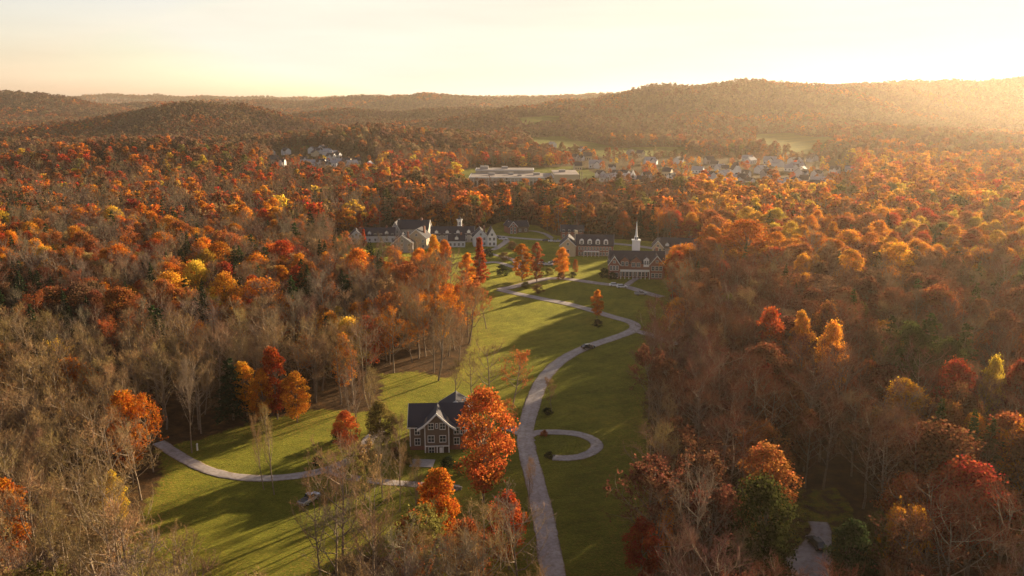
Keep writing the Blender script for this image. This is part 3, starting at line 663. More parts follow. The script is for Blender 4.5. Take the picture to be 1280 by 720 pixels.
hero('leaf', 'amber', 544, 294, 352, 19, 'tall golden tree below the tan gabled hall', 2)
hero('leaf', 'orange', 558, 300, 356, 20, 'tall orange-red tree beside the tall golden tree', 2)
hero('column', 'red', 455, 286, 308, 9, 'small scarlet tree before the bluish gable', 1)
hero('column', 'red', 450, 266, 290, 12, 'scarlet pointed tree beside the campus wood', 1)
hero('column', 'amber', 571, 261, 286, 8, 'slender golden tree above the white turret', 1)
hero('leaf', 'orange', 842, 308, 350, 24, 'orange tree at the end of the brick hall', 0)
hero('leaf', 'orange', 862, 305, 352, 24, 'rounded orange tree beside the dormered east hall', 3)
hero('leaf', 'red', 452, 312, 352, 22, 'red tree in the grove below the grey halls', 3)
hero('leaf', 'amber', 430, 322, 368, 20, 'golden tree in the grove below the grey halls', 2)
hero('bare', 'twig', 548, 385, 476, 44, 'tall bare tree at the grove edge over the bright lawn', 2)
hero('bare', 'tan', 612, 430, 503, 56, 'wide bare tree behind the brown house', 3)
hero('bare', 'twig', 590, 440, 500, 40, 'bare tree beside the wide bare tree behind the brown house', 1)
hero('thin', 'rust', 640, 440, 512, 48, 'bare tree with a few rusty leaves next to the lane', 2)
hero('thin', 'rust', 608, 362, 411, 30, 'rusty half-bare tree alone on the lawn edge', 2)
hero('bare', 'tan', 567, 450, 502, 26, 'slim bare tree above the brown house roof', 2)
hero('thin', 'tan', 690, 474, 517, 20, 'tan sapling beside the shaded lane', 2)
hero('bare', 'greytwig', 240, 452, 566, 34, 'tall pale trunked bare tree beside the lower drive', 2)
hero('bare', 'tan', 343, 508, 618, 30, 'spindly pale bare tree standing across the lower drive', 2)
hero('bare', 'tan', 330, 518, 612, 22, 'slender bare tree beside the spindly one on the lower drive', 2)
hero('bare', 'twig', 430, 556, 716, 90, 'broad bare tree in front of the lower lawn', 3)
hero('bare', 'tan', 470, 590, 742, 84, 'spreading bare tree in front of the house garden', 1)
hero('bare', 'greytwig', 476, 540, 600, 34, 'grey bare tree over the drive left of the house', 1)
hero('bare', 'tan', 660, 570, 640, 22, 'slim bare tree beside the red tree on the lane', 2)
for q in (('bare', 'twig', 446, 452, 548, 36, 'bare tree behind the small vermilion tree', 1), ('bare', 'tan', 462, 458, 545, 34, 'pale bare tree left of the olive rounded tree', 2), ('bare', 'greytwig', 440, 470, 560, 34, 'grey bare tree at the top of the upper drive', 4),
          ('bare', 'twig', 500, 520, 606, 30, 'bare tree below the concrete pad', 0), ('bare', 'twig', 556, 592, 640, 30, 'small bare tree between stone wall and house', 1), ('thin', 'rust', 632, 500, 560, 36, 'rusty tree between the big red-orange tree and the lane', 0),
          ('bare', 'tan', 410, 566, 612, 34, 'bare tree where the curving drive passes the pickup', 3), ('bare', 'twig', 432, 560, 622, 40, 'twiggy bare tree beyond the pickup', 1), ('thin', 'tan', 455, 556, 630, 44, 'half-bare tan tree at the drive fork', 3),
          ('bare', 'greytwig', 478, 552, 622, 38, 'grey bare tree at the drive fork', 0), ('bare', 'tan', 500, 560, 640, 40, 'pale bare tree before the garden of the brown house', 4), ('thin', 'olive', 446, 570, 650, 40, 'olive half-bare tree beside the pickup', 1),
          ('bare', 'twig', 418, 580, 668, 40, 'bare tree in front of the pickup', 2), ('bare', 'tan', 520, 575, 662, 36, 'bare tree behind the forked orange tree', 0),
          ('bare', 'twig', 452, 296, 346, 26, 'bare tree in front of the west hall', 3), ('bare', 'greytwig', 478, 294, 350, 28, 'grey bare tree in front of the grey gabled hall', 1), ('bare', 'twig', 497, 298, 354, 28, 'bare tree under the grey hall gable', 4), ('bare', 'tan', 520, 300, 354, 24, 'pale bare tree under the tan gable', 3),
          ('thin', 'rust', 436, 294, 340, 22, 'rusty half-bare tree before the bluish house', 1),
          ('bare', 'tan', 400, 600, 730, 70, 'wide pale bare tree beside the pickup', 3), ('bare', 'twig', 470, 640, 780, 80, 'tall bare tree nearest the lower lawn', 0)): hero(*q)
hero('pine', 'darkpine', 292, 446, 525, 54, 'dark evergreen beside the amber tree', 3)
hero('leaf', 'olive', 476, 502, 560, 42, 'dark olive rounded tree left of the brown house', 0)
hero('leaf', 'sunpine', 950, 600, 745, 102, 'big rounded evergreen beside the paved yard', 1)
hero('leaf', 'pine', 1052, 650, 770, 62, 'dark evergreen leaning over the paved yard', 2)
hero('thin', 'amber', 1118, 636, 745, 70, 'half-bare golden tree beyond the paved yard', 3)
hero('leaf', 'crimson', 800, 648, 735, 52, 'red tree at the wood edge facing the lane', 3)
hero('leaf', 'orange', 830, 592, 700, 24, 'orange topped tree behind the red tree at the wood edge', 2)
hero('bare', 'greytwig', 862, 590, 760, 84, 'large bare tree at the wood edge facing the lane', 3)
hero('pine', 'sunpine', 1150, 392, 505, 86, 'tall layered olive pine in the dim wood', 2)
hero('pine', 'sunpine', 1195, 402, 510, 60, 'layered pine beside the tallest olive pine', 3)
hero('pine', 'sunpine', 1105, 392, 490, 50, 'olive pine left of the tallest pine', 3)
hero('leaf', 'sunpine', 1128, 405, 510, 60, 'rounded olive evergreen between the layered pines', 0)
hero('leaf', 'sunpine', 1176, 425, 520, 56, 'rounded olive evergreen below the layered pines', 5)
hero('leaf', 'amber', 1033, 403, 500, 44, 'golden domed tree in the dim wood', 0)
hero('leaf', 'amber', 996, 390, 480, 34, 'golden tree beside the dark red tree in the dim wood', 2)
hero('leaf', 'red', 958, 386, 480, 46, 'dark red domed tree in the dim wood', 0)
hero('leaf', 'yellow', 1232, 446, 540, 32, 'yellow topped tree beside the pines', 0)
hero('leaf', 'crimson', 1262, 450, 545, 42, 'crimson tree beside the yellow topped tree', 3)
hero('leaf', 'amber', 1060, 312, 380, 40, 'pointed golden tree in the golden wood', 2)
hero('leaf', 'amber', 1118, 305, 372, 50, 'golden domed tree in the golden wood', 0)
hero('leaf', 'orange', 932, 275, 345, 74, 'broad orange tree near the brick hall', 1)
hero('leaf', 'amber', 1000, 318, 372, 30, 'small golden orange tree in the golden wood', 0)
hero('thin', 'rust', 836, 392, 452, 34, 'pinkish half-bare tree beside the side lane', 2)
hero('leaf', 'orange', 345, 248, 290, 26, 'orange tree beyond the mixed wood', 0)
hero('leaf', 'red', 372, 308, 350, 46, 'spreading red tree in the mixed wood', 1)
hero('leaf', 'amber', 260, 328, 372, 46, 'golden orange tree in the mixed wood', 1)
hero('leaf', 'orange', 95, 305, 335, 20, 'small orange tree far in the mixed wood', 0)
hero('leaf', 'amber', 312, 330, 372, 26, 'amber tree beside the golden orange tree', 3)

HX = np.array([[h[2], h[3]] for h in HERO]); HR = np.array([h[6] * .42 + 1.2 for h in HERO])
build_terrain()
BLOCK = []      # discs kept free of random trees (buildings)
def block(px, py, r): x, y, _ = G(px, py); BLOCK.append((x, y, r))

def jgrid(y0, y1, sp, rg, half=lambda y: 60 + y * .80):
    ys = np.arange(y0, y1, sp); out = []
    for i, y in enumerate(ys):
        h = half(y); xs = np.arange(-h, h, sp) + (sp / 2 if i % 2 else 0)
        out.append(np.stack([xs, np.full_like(xs, y)], 1))
    P = np.concatenate(out); return P + rg.uniform(-.42, .42, P.shape) * sp
def road_clear(x, y, extra=3.0):
    ok = np.ones(len(x), bool)
    for P, w in ROADS:
        sel = (x > P[:, 0].min() - 12) & (x < P[:, 0].max() + 12) & (y > P[:, 1].min() - 12) & (y < P[:, 1].max() + 12)
        if sel.any():
            d = np.full(len(x), 1e9); xi, yi = x[sel], y[sel]
            d[sel] = np.min(np.hypot(xi[:, None] - P[None, ::2, 0], yi[:, None] - P[None, ::2, 1]), axis=1)
            ok &= d > w / 2 + extra
    return ok

# ---------------------------------------------------------------- buildings
def gable_block(par, x0, x1, y0, y1, z0, h, rh, axis, wall, roof, eave=.45, names=('wall', 'roof'), trim=None, peaks=None):
    """walls with gable ends plus a pitched roof of real thickness, ridge along an axis"""
    m = MB()
    if axis == 'x':
        ym = (y0 + y1) / 2; m.prism([(y0, z0), (y1, z0), (y1, h), (ym, h + rh), (y0, h)], x0, x1, 'x')
    else:
        xm = (x0 + x1) / 2; m.prism([(x0, z0), (x1, z0), (x1, h), (xm, h + rh), (x0, h)], y0, y1, 'y')
    wo_ = m.build(names[0], wall, par)
    a, b = (y0, y1) if axis == 'x' else (x0, x1); c, d = (x0, x1) if axis == 'x' else (y0, y1)
    mid = (a + b) / 2; s = rh / ((b - a) / 2); e = eave; t = .22
    prof = [(a - e, h - s * e + .03), (mid, h + rh + .03), (b + e, h - s * e + .03), (b + e, h - s * e + .03 + t), (mid, h + rh + .03 + t * 1.15), (a - e, h - s * e + .03 + t)]
    r = MB().prism(prof, c - e * .8, d + e * .8, axis).build(names[1], roof, par)
    if trim is not None:
        for q0, q1 in ((c - e * .8 - .06, c - e * .8), (d + e * .8, d + e * .8 + .06)):
            pr = [(a - e - .05, h - s * e - .12), (mid, h + rh - .12), (b + e + .05, h - s * e - .12), (b + e + .05, h - s * e + t + .05), (mid, h + rh + t * 1.15 + .07), (a - e - .05, h - s * e + t + .05)]
            MB().prism(pr, q0, q1, axis).build('bargeboard', trim, r)
    return wo_, r
def window(par, x, y, z, w, h, face='-y', arch=False, mull=True, ft=.12):
    """white frame proud of the wall with a dark pane; face is the side that the window looks to"""
    def P(m, a0, a1, z0, z1, d0, d1):
        if face == '-y': m.box(x + a0, x + a1, y - d1, y - d0, z + z0, z + z1)
        elif face == '+y': m.box(x + a0, x + a1, y + d0, y + d1, z + z0, z + z1)
        elif face == '+x': m.box(x + d0, x + d1, y + a0, y + a1, z + z0, z + z1)
        else: m.box(x - d1, x - d0, y + a0, y + a1, z + z0, z + z1)
    f = MB(); P(f, -w / 2 - ft, -w / 2, -h / 2 - ft, h / 2 + ft, .005, .09); P(f, w / 2, w / 2 + ft, -h / 2 - ft, h / 2 + ft, .005, .09)
    P(f, -w / 2, w / 2, h / 2, h / 2 + ft, .005, .09); P(f, -w / 2 - .05, w / 2 + .05, -h / 2 - ft, -h / 2, .008, .13)
    if mull: P(f, -.035, .035, -h / 2, h / 2, .03, .07)
    P(f, -w / 2, w / 2, -.03, .03, .03, .065)
    fo = f.build('window', M_WHITE, par)
    p = MB(); P(p, -w / 2, w / 2, -h / 2, h / 2, .004, .025); p.build('pane', M_GLASS, fo)
    return fo
def face_cam(x, y): return -math.atan2(x, y)
def site(name, px, py, rz, label, cat, r=10, group=None, dz=0):
    x, y, z = G(px, py); BLOCK.append((x, y, r))
    return empty(name, (x, y, z + dz), rz, label=label, cat=cat, group=group)
def dormer(par, x, y, z, w, h, dp, wall, roof, rh=None, win=True, names=('dormer', 'dormer_roof')):
    rh = rh or w * .45; m = MB().prism([(x - w / 2, z), (x + w / 2, z), (x + w / 2, z + h), (x, z + h + rh), (x - w / 2, z + h)], y, y + dp, 'y'); d = m.build(names[0], wall, par)
    s = rh / (w / 2); e = .2; hh = z + h
    MB().prism([(x - w / 2 - e, hh - s * e + .02), (x, hh + rh + .02), (x + w / 2 + e, hh - s * e + .02), (x + w / 2 + e, hh - s * e + .18), (x, hh + rh + .2), (x - w / 2 - e, hh - s * e + .18)], y - .25, y + dp, 'y').build('roof', roof, d)
    if win:
        f = MB().box(x - w * .3, x + w * .3, y - .06, y - .005, z + .2, z + h + .1).build('window', M_WHITE, d)
        MB().box(x - w * .22, x + w * .22, y - .09, y - .062, z + .3, z + h).build('pane', M_GLASS, f) if False else None
    return d

def brown_house():
    t = site('brown_house', 547, 562, R(3), 'brown clapboard house with white trim and a three-storey front gable', 'house', 11); t.scale = (1.06, 1.06, 1.1)
    # cellar storey in brick, two storeys of siding, side-gabled roof with a cross gable
    MB().box(-5.9, 6.3, .0, 8.6, -1.5, .9).build('foundation', M_BRICK, t)
    w, r = gable_block(t, -5.9, 6.3, .02, 8.6, .9, 5.7, 2.9, 'x', M_BROWN, M_ROOF, .55, trim=M_WHITE)
    MB().box(-6.4, -2.8, -.56, -.44, 5.06, 5.26).build('fascia', M_WHITE, r); MB().box(2.9, 6.8, -.56, -.44, 5.06, 5.26).build('fascia', M_WHITE, r)
    # projecting centre bay with flared bargeboards
    bay = MB().prism([(-2.6, -.8), (2.6, -.8), (2.6, 6.6), (0, 8.55), (-2.6, 6.6)], -1.5, 4.3, 'y').build('front_bay', M_BROWN, t)
    prof = [(-4.2, 5.25), (-3.0, 5.95), (-1.4, 7.35), (0, 8.75), (1.4, 7.35), (3.0, 5.95), (4.2, 5.25)]
    up = [(x, z + .24) for x, z in prof]
    rr = MB().prism(prof + up[::-1], -2.1, 4.4, 'y').build('cross_roof', M_ROOF, t)
    bb = [(x, z - .18) for x, z in prof]; up2 = [(x, z + .30) for x, z in prof]
    MB().prism(bb + up2[::-1], -2.2, -2.1, 'y').build('bargeboard', M_WHITE, rr)
    for x in (-2.66, 2.46): MB().box(x, x + .2, -1.6, -1.45, -.8, 6.5).build('corner_board', M_WHITE, bay)
    for x in (-5.96, 6.16): MB().box(x, x + .2, -.08, .02, .9, 5.3).build('corner_board', M_WHITE, w)
    for x in (-1.25, 1.25):
        window(bay, x, -1.5, 5.9, 1.05, 1.25); window(bay, x, -1.5, 3.1, 1.25, 1.35)
    window(bay, 0, -1.5, 6.0, .35, .9, mull=False)
    window(bay, -1.2, -1.5, .6, 1.1, 1.35)
    for x in (-4.3, 4.2): window(w, x, .02, 4.2, 1.0, 1.35); window(w, x, .02, 1.9, 1.05, 1.4)
    window(w, 5.5, .02, 4.2, .8, 1.3)
    for z in (4.1, 1.9): window(w, 6.3, 2.2, z, 1.0, 1.3, '+x'); window(w, 6.3, 6.2, z, 1.0, 1.3, '+x')
    window(w, 6.3, 4.2, 6.6, .9, 1.1, '+x')
    # dark flat panel as the shade of a recessed entrance, white posts and lintel
    e = MB().box(.25, 2.35, -1.58, -1.505, -.5, 1.35).build('entrance', M_ENTSH, bay)
    MB().box(-.1, .12, -1.66, -1.5, -.8, 1.4).build('post', M_WHITE, e); MB().box(1.25, 1.4, -1.66, -1.58, -.8, 1.4).build('post', M_WHITE, e)
    MB().box(-2.6, 2.6, -1.7, -1.52, 1.42, 1.62).build('lintel', M_WHITE, e)
    MB().box(.5, 1.2, -1.62, -1.585, -.5, 1.2).build('door', M_WHITE, e)
    # rear wing rising behind the right half, and chimney
    gable_block(t, .5, 7.4, 6.2, 11.5, 0, 6.3, 2.1, 'y', M_BROWN, M_ROOF, .5, ('rear_wing', 'rear_roof'), M_WHITE)
    x, y, _ = G(528, 579)
    p = MB().box(-2.6, 2.6, -1.9, 1.9, -.3, .1).build('patio', M_CONC); p.location = (x, y, T(x, y)); p.rotation_euler = (0, 0, R(-4)); tag(p, 'pale concrete parking pad in front of the brown house', None, None, 'structure')
brown_house()

def stone_wall():
    x0, y0, z = G(542, 607); x1, y1, _ = G(577, 612); m = MB(); n = 26
    for i in range(n):
        for k in range(2):
            t = (i + (.5 if k else 0)) / n; x = x0 + (x1 - x0) * t; y = y0 + (y1 - y0) * t; s = random.uniform(.16, .26)
            zz = T(x, y) + k * .32; rz = random.uniform(0, 3); vs = []
            for a in range(6):
                th = a / 6 * 6.28 + rz; vs.append((x + math.cos(th) * s * random.uniform(.8, 1.2), y + math.sin(th) * s * random.uniform(.8, 1.2), zz))
            vs += [(vx + random.uniform(-.03, .03), vy, zz + .34) for vx, vy, _ in vs[:6]]
            m.add(vs, [tuple(range(6))[::-1], tuple(range(6, 12))] + [(a, (a + 1) % 6, 6 + (a + 1) % 6, 6 + a) for a in range(6)])
    o = m.build('stone_wall', M_STONE); tag(o, 'low dry stone wall beside the drive below the brown house', 'wall')
stone_wall()
x, y, z = G(247, 563); o = MB().box(-.14, .14, -.14, .14, -.2, 1.5).prism([(-.2, 1.5), (.2, 1.5), (0, 1.75)], -.2, .2, 'y').build('gate_post', M_WHITE); o.location = (x, y, z); tag(o, 'white gate post beside the lower drive', 'post')

def hall(name, px, py, rz, label, blocks, r=16, cat='hall', **kw):
    t = site(name, px, py, rz, label, cat, r)
    return t
# brick chapel hall with five gables, white porch and steeple behind
def brick_hall():
    t = site('brick_hall', 797, 347, R(-4), 'brick hall with five white-trimmed gables and a white porch', 'hall', 17)
    w, r = gable_block(t, -12.6, 12.0, 0, 11, -1, 6.6, 4.4, 'x', M_BRICK, M_ROOF, .4, trim=M_WHITE)
    for nm, xa, xb, yf, hh, rh in (('gable_bay', -13.2, -8.4, -3.2, 6.6, 3.4), ('gable_bay', 5.0, 11.0, -3.0, 6.8, 3.6)):
        bw, br = gable_block(t, xa, xb, yf, 5, -1, hh, rh, 'y', M_BRICK, M_ROOF, .35, (nm, 'bay_roof'), M_WHITE)
        n = 3; wd = (xb - xa)
        for i in range(n):
            for zz in (1.7, 4.9): window(bw, xa + wd * (i + .8) / (n + .6), yf, zz, wd * .19, 1.9)
        window(bw, (xa + xb) / 2, yf, hh + 1.1, .9, .9)
    for xc, wd, zz in ((-6.0, 4.0, 4.4), (-1.0, 5.0, 4.0), (3.6, 2.4, 5.0)):
        d = dormer(t, xc, -.35, zz, wd, 3.4, 5, M_BRICK if wd > 3 else M_WHITE, M_ROOF, wd * .42, win=False)
        for k in (-.22, .22): window(d, xc + k * wd, -.35, zz + 1.9, wd * .26, 1.7)
    for i in range(9): window(w, -7.6 + i * 1.42, 0, 1.6, .85, 2.0)
    po = MB().box(-8.0, 4.8, -3.4, -.05, 3.35, 3.65).build('porch', M_WHITE, t)
    for i in range(8): MB().box(-7.9 + i * 1.8, -7.65 + i * 1.8, -3.35, -3.1, -.6, 3.35).build('porch_post', M_WHITE, po)
    MB().box(-8.0, 4.8, -3.4, -3.32, 3.66, 4.3).build('porch_rail', M_WHITE, po)
    window(w, 12.0, 3, 4.6, 1.2, 1.8, '+x'); window(w, 12.0, 8, 4.6, 1.2, 1.8, '+x'); window(w, 12.0, 5.5, 7.6, 1.1, 1.5, '+x')
    MB().box(8.2, 9.4, 7.5, 8.7, 7, 12.5).build('chimney', M_BRICK, t)
    # steeple
    s = MB().box(-1.7, 1.7, 12.6, 16.0, -1, 14.4).build('steeple', M_WHITE, t)
    MB().box(-2.0, 2.0, 12.3, 16.3, 14.4, 14.8).build('cornice', M_WHITE, s)
    MB().box(-.8, .8, 13.5, 15.1, 14.8, 16.4).build('belfry', M_WHITE, s)
    for sx in (-.38, .38): MB().box(sx - .22, sx + .22, 13.44, 13.49, 15.0, 16.1).build('louvre', M_DARKM, s)
    MB().bar((0, 14.3, 16.4), (0, 14.3, 23.6), .55, .06, 8).build('spire', M_WHITE, s)
    MB().bar((0, 14.3, 23.5), (0, 14.3, 25.4), .05, .03, 5).build('finial', M_DARKM, s)
brick_hall()
def dorm_hall():
    t = site('dormered_hall', 733, 320, R(-6), 'long hall with four white arched dormers and a tan gabled wing', 'hall', 17)
    w, r = gable_block(t, -5.5, 13.5, 0, 9.5, -1, 5.6, 4.6, 'x', M_BRICK, M_ROOF, .35, trim=M_WHITE)
    for i in range(4):
        xc = -2.6 + i * 4.1; zz = 5.7
        prof = [(xc - 1.15, zz), (xc + 1.15, zz)] + [(xc + 1.15 * math.cos(a), zz + 1.6 + 1.15 * math.sin(a)) for a in [math.pi * k / 8 for k in range(9)]]
        d = MB().prism(prof, .3, 4.0, 'y').build('dormer', M_WHITE, t); window(d, xc, .3, zz + 1.3, 1.2, 1.7)
    for i in range(11): window(w, -3.6 + i * 1.55, 0, 3.9, .85, 1.5); window(w, -3.6 + i * 1.55, 0, 1.2, .85, 1.6)
    lo = MB().box(-1.5, 6.5, -2.2, -.03, 2.45, 2.7).build('porch', M_WHITE, t)
    for i in range(5): MB().box(-1.4 + i * 1.9, -1.2 + i * 1.9, -2.1, -1.9, -.5, 2.45).build('porch_post', M_WHITE, lo)
    gw, gr = gable_block(t, -13.5, -5.6, -2.5, 12, -1, 5.6, 3.6, 'y', M_TAN, M_ROOF, .4, ('gable_wing', 'wing_roof'), M_WHITE)
    window(gw, -9.5, -2.5, 6.4, 1.1, 1.3); window(gw, -9.5, -2.5, 2.8, 1.4, 1.5)
    MB().box(-6.4, -4.9, 5.0, 6.6, 6, 12.0).build('chimney', M_TAN, t)
    for y in (2.5, 7): window(w, 13.5, y, 4.0, 1.1, 1.6, '+x')
dorm_hall()
def simple_hall(name, px, py, rz, label, w, d, h, rh, wall, roofm=None, axis='x', dorm=0, nwin=5, floors=2, wing=None, cat='hall', chim=True, dmat=None, r=14):
    t = site(name, px, py, rz, label, cat, r)
    wo_, r_ = gable_block(t, -w / 2, w / 2, 0, d, -1.2, h, rh, axis, wall, roofm or M_ROOF, .4, trim=M_WHITE)
    for f in range(floors):
        for i in range(nwin): window(wo_, -w / 2 + w * (i + .5) / nwin, 0, 1.5 + f * 2.7, min(1.1, w / nwin * .5), 1.4)
    for s_, x in (('+x', w / 2), ('-x', -w / 2)):
        for yy in (d * .3, d * .7): window(wo_, x, yy, 1.6 + 2.7 * (floors - 1), 1, 1.4, s_)
    if axis == 'y': window(wo_, 0, 0, h + rh * .35, 1.1, 1.2)
    for i in range(dorm): dormer(t, -w / 2 + w * (i + .5) / dorm, .4, h + .2, 1.9, 1.4, 3.2, dmat or M_WHITE, M_ROOF)
    if chim: c = MB().box(w * .22, w * .22 + 1, d * .45, d * .45 + 1, h, h + rh + 1.3).build('chimney', M_BRICK, t)
    if wing:
        (a, b, y0, y1, hh, rr2, wm) = wing; ww, wr = gable_block(t, a, b, y0, y1, -1.2, hh, rr2, 'y', wm, M_ROOF, .4, ('gable_wing', 'wing_roof'), M_WHITE)
        window(ww, (a + b) / 2, y0, hh + rr2 * .25, 1.1, 1.2)
        for k in (-1, 1): window(ww, (a + b) / 2 + k * (b - a) * .22, y0, hh - 1.3, 1.1, 1.5); window(ww, (a + b) / 2 + k * (b - a) * .22, y0, max(hh - 4, 1), 1.1, 1.5)
    return t
simple_hall('barn', 650, 291, R(18), 'small barn with a white-edged gable and open bays behind the campus', 11, 8, 3.8, 2.8, M_BROWN, wing=(-7.5, -2.5, -2.2, 8.4, 4.3, 2.8, M_BRICK), nwin=3, floors=1, cat='barn', chim=False, r=12)
simple_hall('brick_annex', 715, 298, R(-4), 'low brick annex behind the tan gabled wing', 13, 7, 4.2, 3.0, M_BRICK, nwin=4, r=10)
simple_hall('east_hall', 850, 322, R(-10), 'east hall with three white dormers and a tall end gable', 20, 9, 5.0, 4.2, M_GREYS, dorm=3, nwin=6, wing=(-14, -8.6, -2, 9.5, 5.2, 3.2, M_TAN), r=15)
simple_hall('twin_gable_hall', 566, 303, R(4), 'long grey hall with dormers along its roof', 24, 9, 4.6, 3.6, M_GREYS, dorm=4, nwin=8, r=16)
simple_hall('white_cottage', 571, 309, R(3), 'pale cottage with a porch and front gable before the long grey hall', 9, 7, 3.6, 2.4, M_BLUEW, nwin=4, floors=1, dorm=1, r=6, cat='cottage')
simple_hall('gabled_house', 601, 308, R(6), 'white house showing two pointed gables beside the looping drive', 8, 10, 5.2, 4.0, M_BLUEW, axis='y', nwin=2, wing=(3.6, 8.6, -1.0, 8.0, 5.4, 4.4, M_WHITE), r=9, cat='house')
simple_hall('great_hall', 516, 300, R(-3), 'tallest grey hall with high gable ends west of the drive', 18, 11, 6.4, 4.2, M_GREYS, nwin=6, wing=(-11.6, -7.0, -2.6, 10, 6.4, 4.0, M_GREYS), r=17)
simple_hall('tan_gable_hall', 521, 311, R(-12), 'tan gabled hall catching the sun before the tallest hall', 11, 9, 5.8, 4.6, M_TAN, axis='y', nwin=3, r=9)
simple_hall('grey_gable_hall', 503, 316, R(4), 'grey hall with a broad white-trimmed gable among bare trees', 11, 9, 4.6, 4.4, M_GREYS, axis='y', nwin=3, r=9)
simple_hall('west_hall', 473, 303, R(5), 'low west hall with a dark roof above the bare trees', 19, 8, 4.0, 3.6, M_BLUEW, dorm=2, nwin=6, r=13)
simple_hall('blue_gable_house', 446, 305, R(12), 'small bluish house with a gable at the west end', 8, 8, 4.0, 3.4, M_BLUEW, axis='y', nwin=2, r=8, cat='house')
def turret():
    x, y, z = G(574, 300); t = empty('turret', (x, y + 6, z), 0, label='white round turret rising behind the long grey hall', cat='turret')
    MB().bar((0, 0, -1), (0, 0, 10.6), 1.3, 1.3, 12).build('wall', M_WHITE, t); MB().bar((0, 0, 10.6), (0, 0, 11.1), 1.7, 1.7, 12).build('cornice', M_WHITE, t)
    MB().bar((0, 0, 11.1), (0, 0, 12.5), 1.4, .1, 12).build('roof', M_ROOF, t)
    for a in (-2.3, -1.57, -.8): MB().box(math.cos(a) * 1.3 - .2, math.cos(a) * 1.3 + .2, math.sin(a) * 1.3 - .08, math.sin(a) * 1.3 + .05, 7.8, 9.6).build('window', M_GLASS, t)
turret()

def warehouse():
    t = site('warehouse', 655, 234, R(0), 'long low industrial building with flat roofs and pale end wall', 'warehouse', 50)
    M_LROOF = solid('membrane_roof', (.24, .20, .18), .8, .3, .1); M_SIL = solid('pale_panel', (.40, .33, .26), .7, .1, .3)
    a = MB().box(-50, 27, 0, 42, -2, 8.4).build('wall', M_SIL, t)
    MB().box(-50.3, 27.2, -.3, 42.2, 8.41, 9.0).build('parapet', M_WHITE, a); MB().box(-49.6, 26.6, .4, 41.6, 9.01, 9.1).build('roof', M_LROOF, a)
    b = MB().box(27.3, 50, -3, 46, -2, 11.0).build('tall_block', M_TAN, t); MB().box(27.1, 50.2, -3.2, 46.2, 11.01, 11.6).build('parapet', M_TAN, b); MB().box(27.7, 49.6, -2.6, 45.6, 11.61, 11.7).build('roof', M_LROOF, b)
    c = MB().box(-46, 10, 42.4, 66, -2, 11.5).build('rear_block', M_SIL, t); MB().box(-46.3, 10.3, 42.3, 66.3, 11.51, 12.1).build('parapet', M_WHITE, c); MB().box(-45.6, 9.6, 42.9, 65.7, 12.11, 12.2).build('roof', M_LROOF, c)
    for i in range(22):
        f = MB().box(-48.6 + i * 3.4, -46.4 + i * 3.4, -.12, -.02, .6, 5.4).build('window', M_GLASS, a)
    for i in range(23): MB().box(-49.7 + i * 3.4, -49.3 + i * 3.4, -.5, -.02, -1, 7.6).build('pilaster', M_WHITE, a)
    for x, y, s in ((-30, 20, 3), (-12, 24, 2.4), (-4, 12, 2), (12, 22, 3), (-38, 52, 4), (36, 24, 3), (-18, 56, 3)):
        z0 = 9.1 if y < 42 and x < 27 else 11.7 if x > 27 else 12.2
        MB().box(x - s, x + s, y - s * .7, y + s * .7, z0, z0 + s * .7).build('roof_unit', M_GREYS, t)
    for x in (51, 53): MB().bar((x, 4, -2), (x, 4, 14), .35, .35, 8).build('flue', M_DARKM, t)
warehouse()

